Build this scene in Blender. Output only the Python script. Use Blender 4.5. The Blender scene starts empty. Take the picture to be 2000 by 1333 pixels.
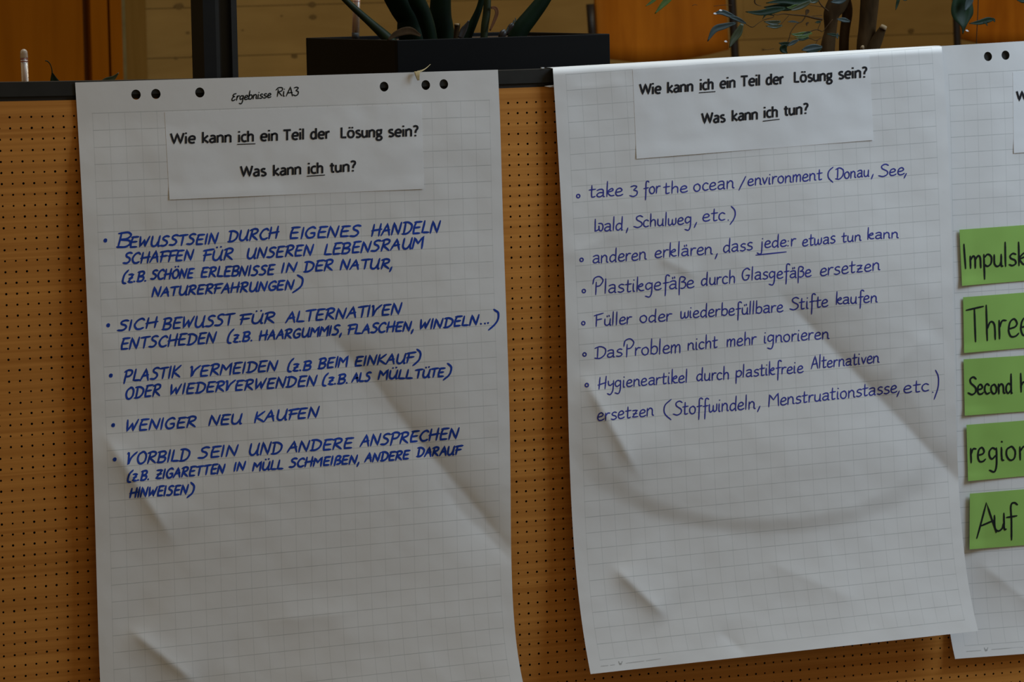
import bpy, bmesh, math, random
import numpy as np
from mathutils import Vector, Matrix, noise
from mathutils.geometry import delaunay_2d_cdt

random.seed(7)
SC = bpy.context.scene
COL = SC.collection

# ------------------------------------------------------------------ camera
# world: x right along the pin board, y away from the viewer, z up; board front face is y = 0
PITCH = 0.016          # spacing of the perforation
Z0 = 1.35              # height of the topmost row of holes
CAM_P = [8.75126643182176, 0.08256282621925141, -0.43513231589825946, -0.03971626340355792,
         -0.6436296522518418, -0.3290895375556363, 6.575337830795824, 0.0]
LENS_P = [8.554429835171726, 0.0784962154375036, -0.44611307159007685, -0.040642168956584755,
          -0.6405679463818919, -0.3294412485256437, 6.517406184998282, 0.019566158124485474]


def rotm(w):
    w = np.array(w); th = np.linalg.norm(w); k = w / th
    K = np.array([[0, -k[2], k[1]], [k[2], 0, -k[0]], [-k[1], k[0], 0]])
    return np.eye(3) + math.sin(th) * K + (1 - math.cos(th)) * K @ K


R0 = rotm(CAM_P[1:4]); T0 = np.array(CAM_P[4:7]); F0 = CAM_P[0] * 1000
C0 = -R0.T @ T0                                    # camera in board axes (x right, y down, z away)
R1 = rotm(LENS_P[1:4]); T1 = np.array(LENS_P[4:7])

cam_d = bpy.data.cameras.new('camera')
cam = bpy.data.objects.new('camera', cam_d); COL.objects.link(cam); SC.camera = cam
# board axes -> world: (x, y, z) -> (x, z, Z0 - y)
B2W = np.array([[1, 0, 0], [0, 0, 1], [0, -1, 0]], float)
right, down, fwd = B2W @ R0[0], B2W @ R0[1], B2W @ R0[2]
cpos = B2W @ C0 + np.array([0, 0, Z0])
M = Matrix(((right[0], -down[0], -fwd[0], cpos[0]), (right[1], -down[1], -fwd[1], cpos[1]),
            (right[2], -down[2], -fwd[2], cpos[2]), (0, 0, 0, 1)))
cam.matrix_world = M
cam_d.sensor_width = 36.0
cam_d.lens = F0 / 2000 * 36.0
cam_d.clip_start = 0.1; cam_d.clip_end = 60
cam_d.dof.use_dof = True
cam_d.dof.focus_distance = 6.6
cam_d.dof.aperture_fstop = 20

# ------------------------------------------------------------------ light and exposure
SC.view_settings.view_transform = 'Standard'
SC.view_settings.look = 'None'
SC.view_settings.exposure = 0.0
SC.view_settings.gamma = 1.0
SC.view_settings.use_curve_mapping = False
world = bpy.data.worlds.new('world'); SC.world = world; world.use_nodes = True
bg = world.node_tree.nodes['Background']
bg.inputs[0].default_value = (1.0, 0.76, 0.44, 1); bg.inputs[1].default_value = 0.205


def area(name, loc, target, sx, sy, power, col):
    l = bpy.data.lights.new(name, 'AREA'); l.shape = 'RECTANGLE'; l.size = sx; l.size_y = sy
    l.energy = power; l.color = col
    o = bpy.data.objects.new(name, l); COL.objects.link(o); o.location = loc
    o.rotation_euler = (Vector(target) - Vector(loc)).to_track_quat('-Z', 'Y').to_euler()
    return o


area('window_light', (2.8, -1.25, 2.5), (1.0, 0, 0.85), 1.1, 1.3, 38, (0.60, 0.79, 1.0))
area('skylight', (1.3, 0.25, 4.2), (1.3, 0.25, 0), 2.6, 1.6, 58, (0.80, 0.92, 1.0))
area('back_area_light', (4.6, 1.9, 3.6), (0.8, 5.0, 1.2), 1.6, 1.2, 26, (1.0, 0.86, 0.64))  # warm area lamp aimed towards the plank wall


# ------------------------------------------------------------------ projections
def ray(px, py):
    px = np.asarray(px, float); py = np.asarray(py, float)
    d = np.stack([(px - 1000) / F0, (py - 666.5) / F0, np.ones_like(px)], -1)
    return d @ R0                                   # = R0^T d


def at(px, py, y=0.0):
    """the point of the plane at distance y behind the board front seen at photograph position px, py"""
    d = ray(px, py); y = np.asarray(y, float)
    t = (y - C0[2]) / d[..., 2]
    p = C0 + d * t[..., None]
    return np.stack([p[..., 0], p[..., 2], Z0 - p[..., 1]], -1)


def bd(c, r, y=0.0):
    """world point of hole column c and row r of the board, with the slight bow of the panel's pattern"""
    c = np.asarray(c, float); r = np.asarray(r, float)
    X = np.stack([c * PITCH, r * PITCH, np.zeros_like(c)], -1)
    Y = X @ R1.T + T1
    x = Y[..., 0] / Y[..., 2]; yy = Y[..., 1] / Y[..., 2]
    s = 1 + LENS_P[7] * (x * x + yy * yy) * LENS_P[0] ** 2
    f = LENS_P[0] * 1000
    p = at(1000 + f * x * s, 666.5 + f * yy * s, 0.0)
    p[..., 1] = y
    return p


# ------------------------------------------------------------------ materials
def new_mat(name):
    m = bpy.data.materials.new(name); m.use_nodes = True
    nt = m.node_tree
    return m, nt, nt.nodes['Principled BSDF']


def N(nt, t, **kw):
    n = nt.nodes.new(t)
    for k, v in kw.items():
        setattr(n, k, v)
    return n


def flat(name, col, rough=0.6, spec=0.3, var=0.12, scale=30.0, bump=0.0, metal=0.0, trans=0.0, emit=None, stretch=(1, 1, 1)):
    m, nt, b = new_mat(name)
    tc = N(nt, 'ShaderNodeTexCoord'); mp = N(nt, 'ShaderNodeMapping'); mp.inputs['Scale'].default_value = stretch
    nt.links.new(tc.outputs['Object'], mp.inputs['Vector'])
    nz = N(nt, 'ShaderNodeTexNoise'); nz.inputs['Scale'].default_value = scale; nz.inputs['Detail'].default_value = 4
    nt.links.new(mp.outputs[0], nz.inputs['Vector'])
    cr = N(nt, 'ShaderNodeValToRGB')
    cr.color_ramp.elements[0].position = 0.3; cr.color_ramp.elements[1].position = 0.7
    cr.color_ramp.elements[0].color = tuple(c * (1 - var) for c in col) + (1,)
    cr.color_ramp.elements[1].color = tuple(min(1, c * (1 + var)) for c in col) + (1,)
    nt.links.new(nz.outputs['Fac'], cr.inputs['Fac']); nt.links.new(cr.outputs[0], b.inputs['Base Color'])
    b.inputs['Roughness'].default_value = rough; b.inputs['Specular IOR Level'].default_value = spec
    b.inputs['Metallic'].default_value = metal
    if trans:
        b.inputs['Transmission Weight'].default_value = trans
    if bump:
        bp = N(nt, 'ShaderNodeBump'); bp.inputs['Strength'].default_value = bump; bp.inputs['Distance'].default_value = 0.001
        nt.links.new(nz.outputs['Fac'], bp.inputs['Height']); nt.links.new(bp.outputs[0], b.inputs['Normal'])
    return m


def wood(name, c1, c2, scale=(3, 3, 90), rough=0.5, spec=0.25, blot=0.2, fine=1.0, blot_scale=2.5):
    m, nt, b = new_mat(name)
    tc = N(nt, 'ShaderNodeTexCoord'); mp = N(nt, 'ShaderNodeMapping'); mp.inputs['Scale'].default_value = scale
    geo = N(nt, 'ShaderNodeNewGeometry')
    nt.links.new(geo.outputs['Position'], mp.inputs['Vector'])
    nz = N(nt, 'ShaderNodeTexNoise'); nz.inputs['Scale'].default_value = fine; nz.inputs['Detail'].default_value = 6
    nz.inputs['Distortion'].default_value = 0.6
    nt.links.new(mp.outputs[0], nz.inputs['Vector'])
    n2 = N(nt, 'ShaderNodeTexNoise'); n2.inputs['Scale'].default_value = blot_scale; n2.inputs['Detail'].default_value = 3
    nt.links.new(geo.outputs['Position'], n2.inputs['Vector'])
    cr = N(nt, 'ShaderNodeValToRGB')
    cr.color_ramp.elements[0].position = 0.32; cr.color_ramp.elements[1].position = 0.66
    cr.color_ramp.elements[0].color = c1 + (1,); cr.color_ramp.elements[1].color = c2 + (1,)
    nt.links.new(nz.outputs['Fac'], cr.inputs['Fac'])
    r2 = N(nt, 'ShaderNodeValToRGB')
    r2.color_ramp.elements[0].position = 0.3; r2.color_ramp.elements[1].position = 0.7
    r2.color_ramp.elements[0].color = (1 - blot, 1 - blot, 1 - blot, 1); r2.color_ramp.elements[1].color = (1, 1, 1, 1)
    nt.links.new(n2.outputs['Fac'], r2.inputs['Fac'])
    mx = N(nt, 'ShaderNodeMix', data_type='RGBA', blend_type='MULTIPLY'); mx.inputs[0].default_value = 1
    nt.links.new(cr.outputs[0], mx.inputs[6]); nt.links.new(r2.outputs[0], mx.inputs[7])
    nt.links.new(mx.outputs[2], b.inputs['Base Color'])
    b.inputs['Roughness'].default_value = rough; b.inputs['Specular IOR Level'].default_value = spec
    return m


def paper_mat(name, ruled=True, col=(0.80, 0.79, 0.775)):
    """white flip chart paper; the printed grid comes from the sheet's own UV (u in columns, v in rows)"""
    m, nt, b = new_mat(name)
    b.inputs['Roughness'].default_value = 0.75; b.inputs['Specular IOR Level'].default_value = 0.15
    tc = N(nt, 'ShaderNodeTexCoord')
    nz = N(nt, 'ShaderNodeTexNoise'); nz.inputs['Scale'].default_value = 9; nz.inputs['Detail'].default_value = 5
    geo = N(nt, 'ShaderNodeNewGeometry')
    nt.links.new(geo.outputs['Position'], nz.inputs['Vector'])
    bp = N(nt, 'ShaderNodeBump'); bp.inputs['Strength'].default_value = 0.22; bp.inputs['Distance'].default_value = 0.006
    nt.links.new(nz.outputs['Fac'], bp.inputs['Height']); nt.links.new(bp.outputs[0], b.inputs['Normal'])
    if not ruled:
        b.inputs['Base Color'].default_value = col + (1,)
        return m
    uv = N(nt, 'ShaderNodeUVMap'); uv.uv_map = 'print'
    sp = N(nt, 'ShaderNodeSeparateXYZ'); nt.links.new(uv.outputs[0], sp.inputs[0])

    def math_(op, a, bb=None, c=None):
        n = N(nt, 'ShaderNodeMath', operation=op)
        for i, v in enumerate((a, bb, c)):
            if v is None: continue
            if isinstance(v, (int, float)): n.inputs[i].default_value = v
            else: nt.links.new(v, n.inputs[i])
        return n.outputs[0]

    def line(v, half, soft):
        fr = math_('ABSOLUTE', math_('SUBTRACT', v, math_('ROUND', v)))
        return math_('SUBTRACT', 1.0, math_('SMOOTH_MIN', math_('DIVIDE', math_('MAXIMUM', math_('SUBTRACT', fr, half), 0.0), soft), 1.0, 0.01))

    def inside(v, lo, hi):
        return math_('MULTIPLY', math_('GREATER_THAN', v, lo), math_('LESS_THAN', v, hi))
    u, v = sp.outputs[0], sp.outputs[1]
    e = 0.03
    box = math_('MULTIPLY', inside(u, -e, 26 + e), inside(v, -e, 37 + e))
    h = math_('MULTIPLY', line(v, 0.008, 0.022), 0.42)
    ve = math_('MULTIPLY', line(u, 0.006, 0.022), 0.24)
    g = math_('MULTIPLY', math_('MAXIMUM', h, ve), box)
    n3 = N(nt, 'ShaderNodeTexNoise'); n3.inputs['Scale'].default_value = 60; nt.links.new(geo.outputs['Position'], n3.inputs['Vector'])
    g = math_('MULTIPLY', g, math_('ADD', n3.outputs['Fac'], 0.5))
    mx = N(nt, 'ShaderNodeMix', data_type='RGBA'); nt.links.new(g, mx.inputs[0])
    mx.inputs[6].default_value = col + (1,); mx.inputs[7].default_value = (0.22, 0.25, 0.24, 1)
    nt.links.new(mx.outputs[2], b.inputs['Base Color'])
    return m


MAT = dict(
    board=wood('beech_veneer', (0.57, 0.222, 0.040), (0.76, 0.325, 0.068), (0.8, 3, 75), 0.5, 0.15, 0.16, 1.6, 2.2),
    back=flat('hole_shade', (0.010, 0.008, 0.007), 0.9, 0.1),  # hole walls and bottoms coloured dark for the shade inside
    rail=flat('grey_brown_rail_paint', (0.022, 0.021, 0.018), 0.5, 0.25, 0.15, 40),
    black=flat('black_paint_and_shade', (0.012, 0.012, 0.012), 0.5, 0.4),
    post=flat('post_paint_shaded', (0.008, 0.008, 0.008), 0.5, 0.2),
    post_light=flat('post_paint_lit', (0.020, 0.021, 0.021), 0.5, 0.3),  # same post, lighter colour on the bands that catch the light
    pot=flat('anthracite_plastic', (0.0028, 0.0030, 0.0034), 0.5, 0.12, 0.1, 20),
    paper=paper_mat('ruled_flipchart_paper'),
    plain=paper_mat('plain_white_paper', False, (0.83, 0.83, 0.83)),
    green=flat('lime_green_card', (0.32, 0.55, 0.13), 0.8, 0.1, 0.04, 6),
    blue=flat('blue_marker_ink', (0.016, 0.062, 0.42), 0.6, 0.15, 0.22, 25),
    violet=flat('blue_violet_pen_ink', (0.042, 0.050, 0.33), 0.6, 0.2, 0.15, 25),
    ink=flat('black_marker_ink', (0.008, 0.012, 0.012), 0.6, 0.2),
    print=flat('black_print_ink', (0.014, 0.014, 0.018), 0.6, 0.2),
    pale_print=flat('pale_grey_print_ink', (0.42, 0.43, 0.42), 0.7, 0.1),
    plank=wood('pale_formed_planks', (0.33, 0.205, 0.066), (0.375, 0.238, 0.079), (3, 3, 14), 0.9, 0.03, 0.18, 1.6, 3.0),
    joint=flat('brown_joint', (0.17, 0.105, 0.036), 0.9, 0.05),
    knot=flat('brown_knot', (0.20, 0.125, 0.042), 0.9, 0.03),
    frame_wood=wood('brown_wood_frame', (0.20, 0.108, 0.022), (0.25, 0.14, 0.034), (20, 3, 1.5), 0.8, 0.04, 0.15, 1.0),
    orange_wood=wood('orange_stained_wood', (0.28, 0.085, 0.003), (0.33, 0.103, 0.004), (25, 3, 1.5), 0.8, 0.03, 0.1, 1.0),
    red_wood=flat('red_brown_groove', (0.13, 0.034, 0.004), 0.7, 0.1, 0.05),
    ply=wood('orange_plywood', (0.36, 0.105, 0.006), (0.50, 0.165, 0.011), (18, 3, 2.5), 0.6, 0.08, 0.18, 1.0, 6.0),
    tube=flat('black_steel_tube', (0.014, 0.009, 0.007), 0.4, 0.4),
    pale=flat('pale_grey_green_seal', (0.20, 0.16, 0.07), 0.7, 0.1),
    leaf=flat('dark_leaf_green', (0.009, 0.026, 0.010), 0.5, 0.2, 0.35, 60),
    leaf_blue=flat('glossy_blue_green_leaf', (0.034, 0.055, 0.052), 0.45, 0.3, 0.25, 60),
    leaf_bright=flat('bright_leaf_green', (0.06, 0.11, 0.010), 0.4, 0.4, 0.3, 60),
    leaf_olive=flat('olive_leaf_green', (0.035, 0.045, 0.014), 0.4, 0.4, 0.3, 60),
    stem=flat('dark_green_stem', (0.003, 0.009, 0.003), 0.6, 0.06, 0.4, 30),
    stem_light=flat('olive_green_stem', (0.014, 0.022, 0.006), 0.5, 0.2, 0.4, 30),
    dry=flat('dry_brown_leaf', (0.12, 0.045, 0.014), 0.7, 0.2, 0.3, 60),
    straw=flat('straw_leaf', (0.42, 0.32, 0.16), 0.7, 0.2, 0.3, 60),
    bark=flat('grey_brown_bark', (0.046, 0.027, 0.012), 0.9, 0.04, 0.5, 45, 0.8, stretch=(1, 1, 0.35)),
    cut=flat('pale_cut_wood', (0.30, 0.22, 0.13), 0.8, 0.1, 0.2, 60),
    twig=flat('brown_twig', (0.06, 0.035, 0.016), 0.8, 0.1, 0.3, 60),
    soil=flat('clay_granules', (0.05, 0.032, 0.02), 0.95, 0.1, 0.5, 150, 1.0),
    floor=wood('grey_brown_floor', (0.14, 0.12, 0.10), (0.20, 0.17, 0.14), (1, 1, 1), 0.5, 0.3),
    red=flat('red_plastic', (0.35, 0.05, 0.02), 0.3, 0.5, 0.1),
    cap=flat('milky_cap', (0.55, 0.45, 0.36), 0.25, 0.6, 0.1),
    tape=flat('white_tape', (0.8, 0.82, 0.85), 0.3, 0.5, 0.05),
    glass=flat('clear_amber_tube', (0.50, 0.33, 0.20), 0.35, 0.2, 0.02, trans=0.55),
)

# ------------------------------------------------------------------ object helpers
ORG = {}


def tag(o, label=None, cat=None, group=None, kind=None):
    if label: o['label'] = label
    if cat: o['category'] = cat
    if group: o['group'] = group
    if kind: o['kind'] = kind
    return o


def thing(name, loc, label, cat, group=None):
    o = bpy.data.objects.new(name, None); COL.objects.link(o); o.location = loc; o.empty_display_size = 0.1
    ORG[o.name] = Vector(loc)
    return tag(o, label, cat, group)


def mesh(name, verts, faces, mat, parent=None, smooth=False, mats=None, mi=None):
    V = np.asarray(verts, float).reshape(-1, 3)
    lo, hi = V.min(0), V.max(0)
    org = Vector(((lo[0] + hi[0]) / 2, (lo[1] + hi[1]) / 2, lo[2]))
    me = bpy.data.meshes.new(name)
    me.from_pydata((V - np.array(org)).tolist(), [], [tuple(int(i) for i in f) for f in faces])
    me.materials.append(mat)
    for m in (mats or []): me.materials.append(m)
    if mi is not None: me.polygons.foreach_set('material_index', mi)
    if smooth: me.polygons.foreach_set('use_smooth', [True] * len(me.polygons))
    me.update()
    o = bpy.data.objects.new(name, me); COL.objects.link(o)
    if parent is not None:
        o.parent = parent; o.location = org - ORG[parent.name]
    else:
        o.location = org
    ORG[o.name] = org
    return o


BOXF = [(0, 3, 2, 1), (4, 5, 6, 7), (0, 1, 5, 4), (1, 2, 6, 5), (2, 3, 7, 6), (3, 0, 4, 7)]


def boxgeo(x0, x1, y0, y1, z0, z1):
    return [(x0, y0, z0), (x1, y0, z0), (x1, y1, z0), (x0, y1, z0), (x0, y0, z1), (x1, y0, z1), (x1, y1, z1), (x0, y1, z1)]


def box(name, b, mat, parent=None, bevel=0.0):
    o = mesh(name, boxgeo(*b), BOXF, mat, parent)
    if bevel:
        md = o.modifiers.new('edge', 'BEVEL'); md.width = bevel; md.segments = 2
    return o


def merge(parts):
    V, Fc = [], []
    for v, f in parts:
        n = len(V); V += [tuple(p) for p in v]; Fc += [tuple(i + n for i in q) for q in f]
    return V, Fc


def tubegeo(pts, rad, seg=10, squash=1.0, cap=True):
    pts = [Vector(p) for p in pts]; n = len(pts)
    if not hasattr(rad, '__len__'): rad = [rad] * n
    V, Fc = [], []
    up = Vector((0, 1, 0))
    for i, p in enumerate(pts):
        t = (pts[min(i + 1, n - 1)] - pts[max(i - 1, 0)]).normalized()
        a = t.cross(up)
        if a.length < 1e-4: a = t.cross(Vector((1, 0, 0)))
        a.normalize(); b = a.cross(t).normalized()
        for k in range(seg):
            w = 2 * math.pi * k / seg
            V.append(p + a * (math.cos(w) * rad[i]) + b * (math.sin(w) * rad[i] * squash))
    for i in range(n - 1):
        for k in range(seg):
            k2 = (k + 1) % seg
            Fc.append((i * seg + k, i * seg + k2, (i + 1) * seg + k2, (i + 1) * seg + k))
    if cap:
        Fc.append(tuple(range(seg - 1, -1, -1))); Fc.append(tuple((n - 1) * seg + k for k in range(seg)))
    return V, Fc


def catmull(P, step=6):
    P = [np.array(p, float) for p in P]
    if len(P) < 3: return P
    Q = [2 * P[0] - P[1]] + P + [2 * P[-1] - P[-2]]
    out = []
    for i in range(1, len(Q) - 2):
        for k in range(step):
            t = k / step
            out.append(0.5 * ((2 * Q[i]) + (-Q[i - 1] + Q[i + 1]) * t + (2 * Q[i - 1] - 5 * Q[i] + 4 * Q[i + 1] - Q[i + 2]) * t * t
                              + (-Q[i - 1] + 3 * Q[i] - 3 * Q[i + 1] + Q[i + 2]) * t ** 3))
    out.append(P[-1])
    return out


def px_tube(name, pts, y, rpx, mat, parent, seg=10, squash=0.8, step=6):
    """organic stem through photograph positions on the plane y; pts = (px, py) or (px, py, y)"""
    full = [(p[0], p[1], p[2] if len(p) > 2 else y) for p in pts]
    r = rpx if hasattr(rpx, '__len__') else [rpx] * len(full)
    S = catmull([(a[0], a[1], a[2], q) for a, q in zip(full, r)], step)
    P = [Vector(at(s[0], s[1], s[2])) for s in S]
    rad = [max(0.0006, s[3]) * dist_scale(s[2]) for s in S]
    v, f = tubegeo(P, rad, seg, squash)
    return mesh(name, v, f, mat, parent, True)


def dist_scale(y):
    """metres per photograph pixel at depth y"""
    return (6.87 + y * 1.1) / F0


# ================================================================== SETTING
struct = lambda o: tag(o, kind='structure')
struct(box('floor', (-7, 9, -8, 7.6, -0.05, 0.0), MAT['floor']))

WY = 6.0                                            # the plank wall
wall = struct(box('wall_back', (-7, 8.5, WY + 0.006, WY + 0.2, 0, 3.2), MAT['joint']))
zj = float(at(640, 103.5, WY)[2])                   # height of the joint seen at mid left
z_hi = float(at(640, 8, WY)[2]); ph = z_hi - zj     # one plank
xd = float(at(283, 120, WY)[0])                     # where the planks begin, right of the door frame
k = -12
XDL = float(at(156, 120, WY)[0]) - 1.12 - 0.165
rng = random.Random(3)
while zj + k * ph < 3.15:
    za = max(0.0, zj + k * ph); zb = min(3.2, zj + (k + 1) * ph)
    if zb > za + 0.02:
        x = -7.0
        first = True
        while x < XDL - 0.02:
            x2 = min(XDL, x + rng.uniform(2.6, 4.2))
            box('plank', (x + 0.0008, x2 - 0.0008, WY, WY + 0.03, za + 0.001, zb - 0.001), MAT['plank'], wall)
            x = x2
        x = xd
        while x < 8.5:
            L = rng.uniform(2.6, 4.2) if not first else rng.uniform(1.6, 4.0)
            x2 = min(8.5, x + L); first = False
            off = rng.uniform(-0.0015, 0.0015)
            o = box('plank', (x + 0.0008, x2 - 0.0008, WY + off, WY + 0.03, za + 0.001, zb - 0.001), MAT['plank'], wall)
            x = x2
    k += 1
# dark knots of the planks
for (px, py, r) in [(367, 64, 3.2), (611, 33, 6.5), (550, 31, 2.0), (382, 109, 6), (343, 114, 4), (575, 110, 6), (610, 9, 7), (350, 12, 8),
                    (1612, 77, 4), (1780, 60, 6), (1490, 97, 3), (474, 59, 2)]:
    c = at(px, py, WY - 0.0016); s = dist_scale(WY)
    v = [tuple(c)]; n = 14
    for i in range(n):
        a = 2 * math.pi * i / n; q = r * s * (0.8 + 0.25 * rng.random())
        v.append((c[0] + math.cos(a) * q * 1.3, c[1], c[2] + math.sin(a) * q * 0.8))
    mesh('knot', v, [(0, 1 + (i + 1) % n, 1 + i) for i in range(n)], MAT['joint'], wall)

# orange wooden door with its frame at the left
xs = [float(at(px, 120, WY)[0]) for px in (156, 168, 201, 207, 230, 240, 283)]
DL = xs[0] - 1.12
door = struct(box('door_1', (DL, xs[0], WY - 0.035, WY + 0.02, 0.01, 3.1), MAT['orange_wood']))
box('jamb', (DL - 0.16, DL - 0.01, WY - 0.05, WY + 0.02, 0, 3.15), MAT['orange_wood'], door)
jamb = struct(box('door_frame', (xs[1], xs[2], WY - 0.05, WY + 0.02, 0, 3.15), MAT['orange_wood']))
box('groove', (xs[0], xs[1], WY - 0.012, WY + 0.02, 0, 3.15), MAT['red_wood'], jamb)
box('rebate', (xs[2], xs[3], WY - 0.02, WY + 0.02, 0, 3.15), MAT['red_wood'], jamb)
box('frame_strip', (xs[3], xs[4], WY - 0.045, WY + 0.02, 0, 3.15), MAT['orange_wood'], jamb)
box('seal_strip', (xs[4], xs[5], WY - 0.03, WY + 0.02, 0, 3.15), MAT['pale'], jamb)
box('architrave', (xs[5], xs[6], WY - 0.02, WY + 0.02, 0, 3.15), MAT['frame_wood'], jamb)

# ================================================================== PIN BOARD DIVIDER
C_MIN, C_MAX, R_MAX = -24, 134, 66
bx0 = float(bd(C_MIN - 0.5, 30)[0]); bx1 = float(bd(C_MAX + 0.5, 30)[0])
board = thing('pin_board', ((bx0 + bx1) / 2, 0.01, 0.0),
              'wide perforated beech veneer board with dark top rail, sheets hang on it', 'board')


def perforated(name):
    rs = np.arange(0, R_MAX + 1); cs = np.arange(C_MIN, C_MAX + 1)
    V = []; Fc = []; mi = []
    nr, nc = len(rs), len(cs)
    cc, rr = np.meshgrid(np.append(cs - 0.5, C_MAX + 0.5), np.append(rs - 0.5, R_MAX + 0.5))
    G = bd(cc.ravel(), rr.ravel())
    V.append(G); base = len(G)
    ccen, rcen = np.meshgrid(cs, rs)
    ctr = bd(ccen.ravel(), rcen.ravel())
    rad = 0.00165
    ang = [math.radians(135 + 45 * i) for i in range(8)]       # from the upper left, anticlockwise in x/z
    jit = np.random.RandomState(2).uniform(0.88, 1.16, len(ctr))
    ring = np.stack([np.stack([ctr[:, 0] + math.cos(a) * rad * jit, ctr[:, 1], ctr[:, 2] + math.sin(a) * rad * jit], -1) for a in ang], 1)
    back = ring.copy(); back[..., 1] += 0.009
    V.append(ring.reshape(-1, 3)); V.append(back.reshape(-1, 3))
    b2 = base + len(ctr) * 8
    W = nc + 1
    for j in range(nr):
        for i in range(nc):
            q = j * nc + i
            tl, tr, bl, br = j * W + i, j * W + i + 1, (j + 1) * W + i, (j + 1) * W + i + 1
            h = base + q * 8; g = b2 + q * 8
            # ring order: 0 TL, 1 L, 2 BL, 3 B, 4 BR, 5 R, 6 TR, 7 T
            Fc += [(tl, bl, h + 2, h + 1, h), (bl, br, h + 4, h + 3, h + 2), (br, tr, h + 6, h + 5, h + 4), (tr, tl, h, h + 7, h + 6)]
            mi += [0] * 4
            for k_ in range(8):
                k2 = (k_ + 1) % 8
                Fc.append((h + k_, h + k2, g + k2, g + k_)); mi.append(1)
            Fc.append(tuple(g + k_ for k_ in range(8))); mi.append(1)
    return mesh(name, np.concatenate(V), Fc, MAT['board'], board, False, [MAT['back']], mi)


perforated('perforated_panel')
# margin of the panel above the first row, core and back
def strip(name, rows, mat, y0, y1, parent, cmin=C_MIN - 0.5, cmax=C_MAX + 0.5, n=40, bow=True):
    """long bar between two pattern rows, following the panel's slight bow"""
    cs = np.linspace(cmin, cmax, n); V = []; Fc = []
    for c in cs:
        a = bd(c, rows[0]); b = bd(c, rows[1])
        V += [(a[0], y0, a[2]), (b[0], y0, b[2]), (b[0], y1, b[2]), (a[0], y1, a[2])]
    for i in range(n - 1):
        o = i * 4
        for k_ in range(4):
            k2 = (k_ + 1) % 4
            Fc.append((o + k_, o + k2, o + 4 + k2, o + 4 + k_))
    Fc += [(0, 3, 2, 1), ((n - 1) * 4, (n - 1) * 4 + 1, (n - 1) * 4 + 2, (n - 1) * 4 + 3)]
    return mesh(name, V, Fc, mat, parent)


strip('panel_top_edge', (-1.43, -0.5), MAT['board'], 0.0, 0.018, board)
strip('panel_core', (-0.5, R_MAX + 0.5), MAT['board'], 0.0095, 0.018, board)
strip('shadow_gap', (-1.85, -1.43), MAT['black'], 0.004, 0.02, board)  # black bar paints in the shade of the gap below the rail
strip('top_rail', (-3.14, -1.85), MAT['rail'], -0.0015, 0.034, board)
for c in (C_MIN + 1.0, C_MAX - 1.0):
    x = float(bd(c, 30)[0])
    box('support_post', (x - 0.02, x + 0.02, 0.02, 0.06, 0.0, Z0 - 0.02), MAT['rail'], board, 0.002)

# dark steel post rising from the divider
PY = 0.045
pa = [at(x, 160, PY) for x in (400, 424, 432, 456, 467)]
x0, x1, x2, x3, x4 = [float(p[0]) for p in pa]
post = thing('steel_post', ((x0 + x4) / 2, PY + 0.02, 0.0), 'dark steel post with a groove behind the left sheet', 'post')
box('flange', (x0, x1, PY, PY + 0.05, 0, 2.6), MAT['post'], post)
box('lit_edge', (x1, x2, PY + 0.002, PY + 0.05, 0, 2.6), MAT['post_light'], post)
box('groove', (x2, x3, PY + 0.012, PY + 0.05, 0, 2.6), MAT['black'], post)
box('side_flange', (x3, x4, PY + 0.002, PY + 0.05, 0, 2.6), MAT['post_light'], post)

# long planted trough that forms the rest of the divider, out of sight below the rail
TR_Z = Z0 - 0.062
trough = thing('planted_trough', (1.0, 0.36, 0.0), 'long dark trough behind the perforated board that carries the plants', 'planter')
tx0, tx1 = -0.15, 1.75
for nm, b in (('side_panel', (tx0, tx1, 0.10, 0.115, 0, TR_Z)), ('side_panel', (tx0, tx1, 0.605, 0.62, 0, TR_Z)),
              ('end_panel', (tx0, tx0 + 0.015, 0.115, 0.605, 0, TR_Z)), ('end_panel', (tx1 - 0.015, tx1, 0.115, 0.605, 0, TR_Z))):
    box(nm, b, MAT['pot'], trough, 0.001)
tag(box('clay_granules', (tx0 + 0.015, tx1 - 0.015, 0.115, 0.605, 0.9, TR_Z + 0.002), MAT['soil'], trough), kind='stuff')
SOIL = TR_Z + 0.002

# ================================================================== SHEETS
def paper_edge(o, th):
    md = o.modifiers.new('paper_thickness', 'SOLIDIFY'); md.thickness = th; md.offset = 0
    es = o.modifiers.new('crisp_edge', 'EDGE_SPLIT'); es.split_angle = math.radians(50)


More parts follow.
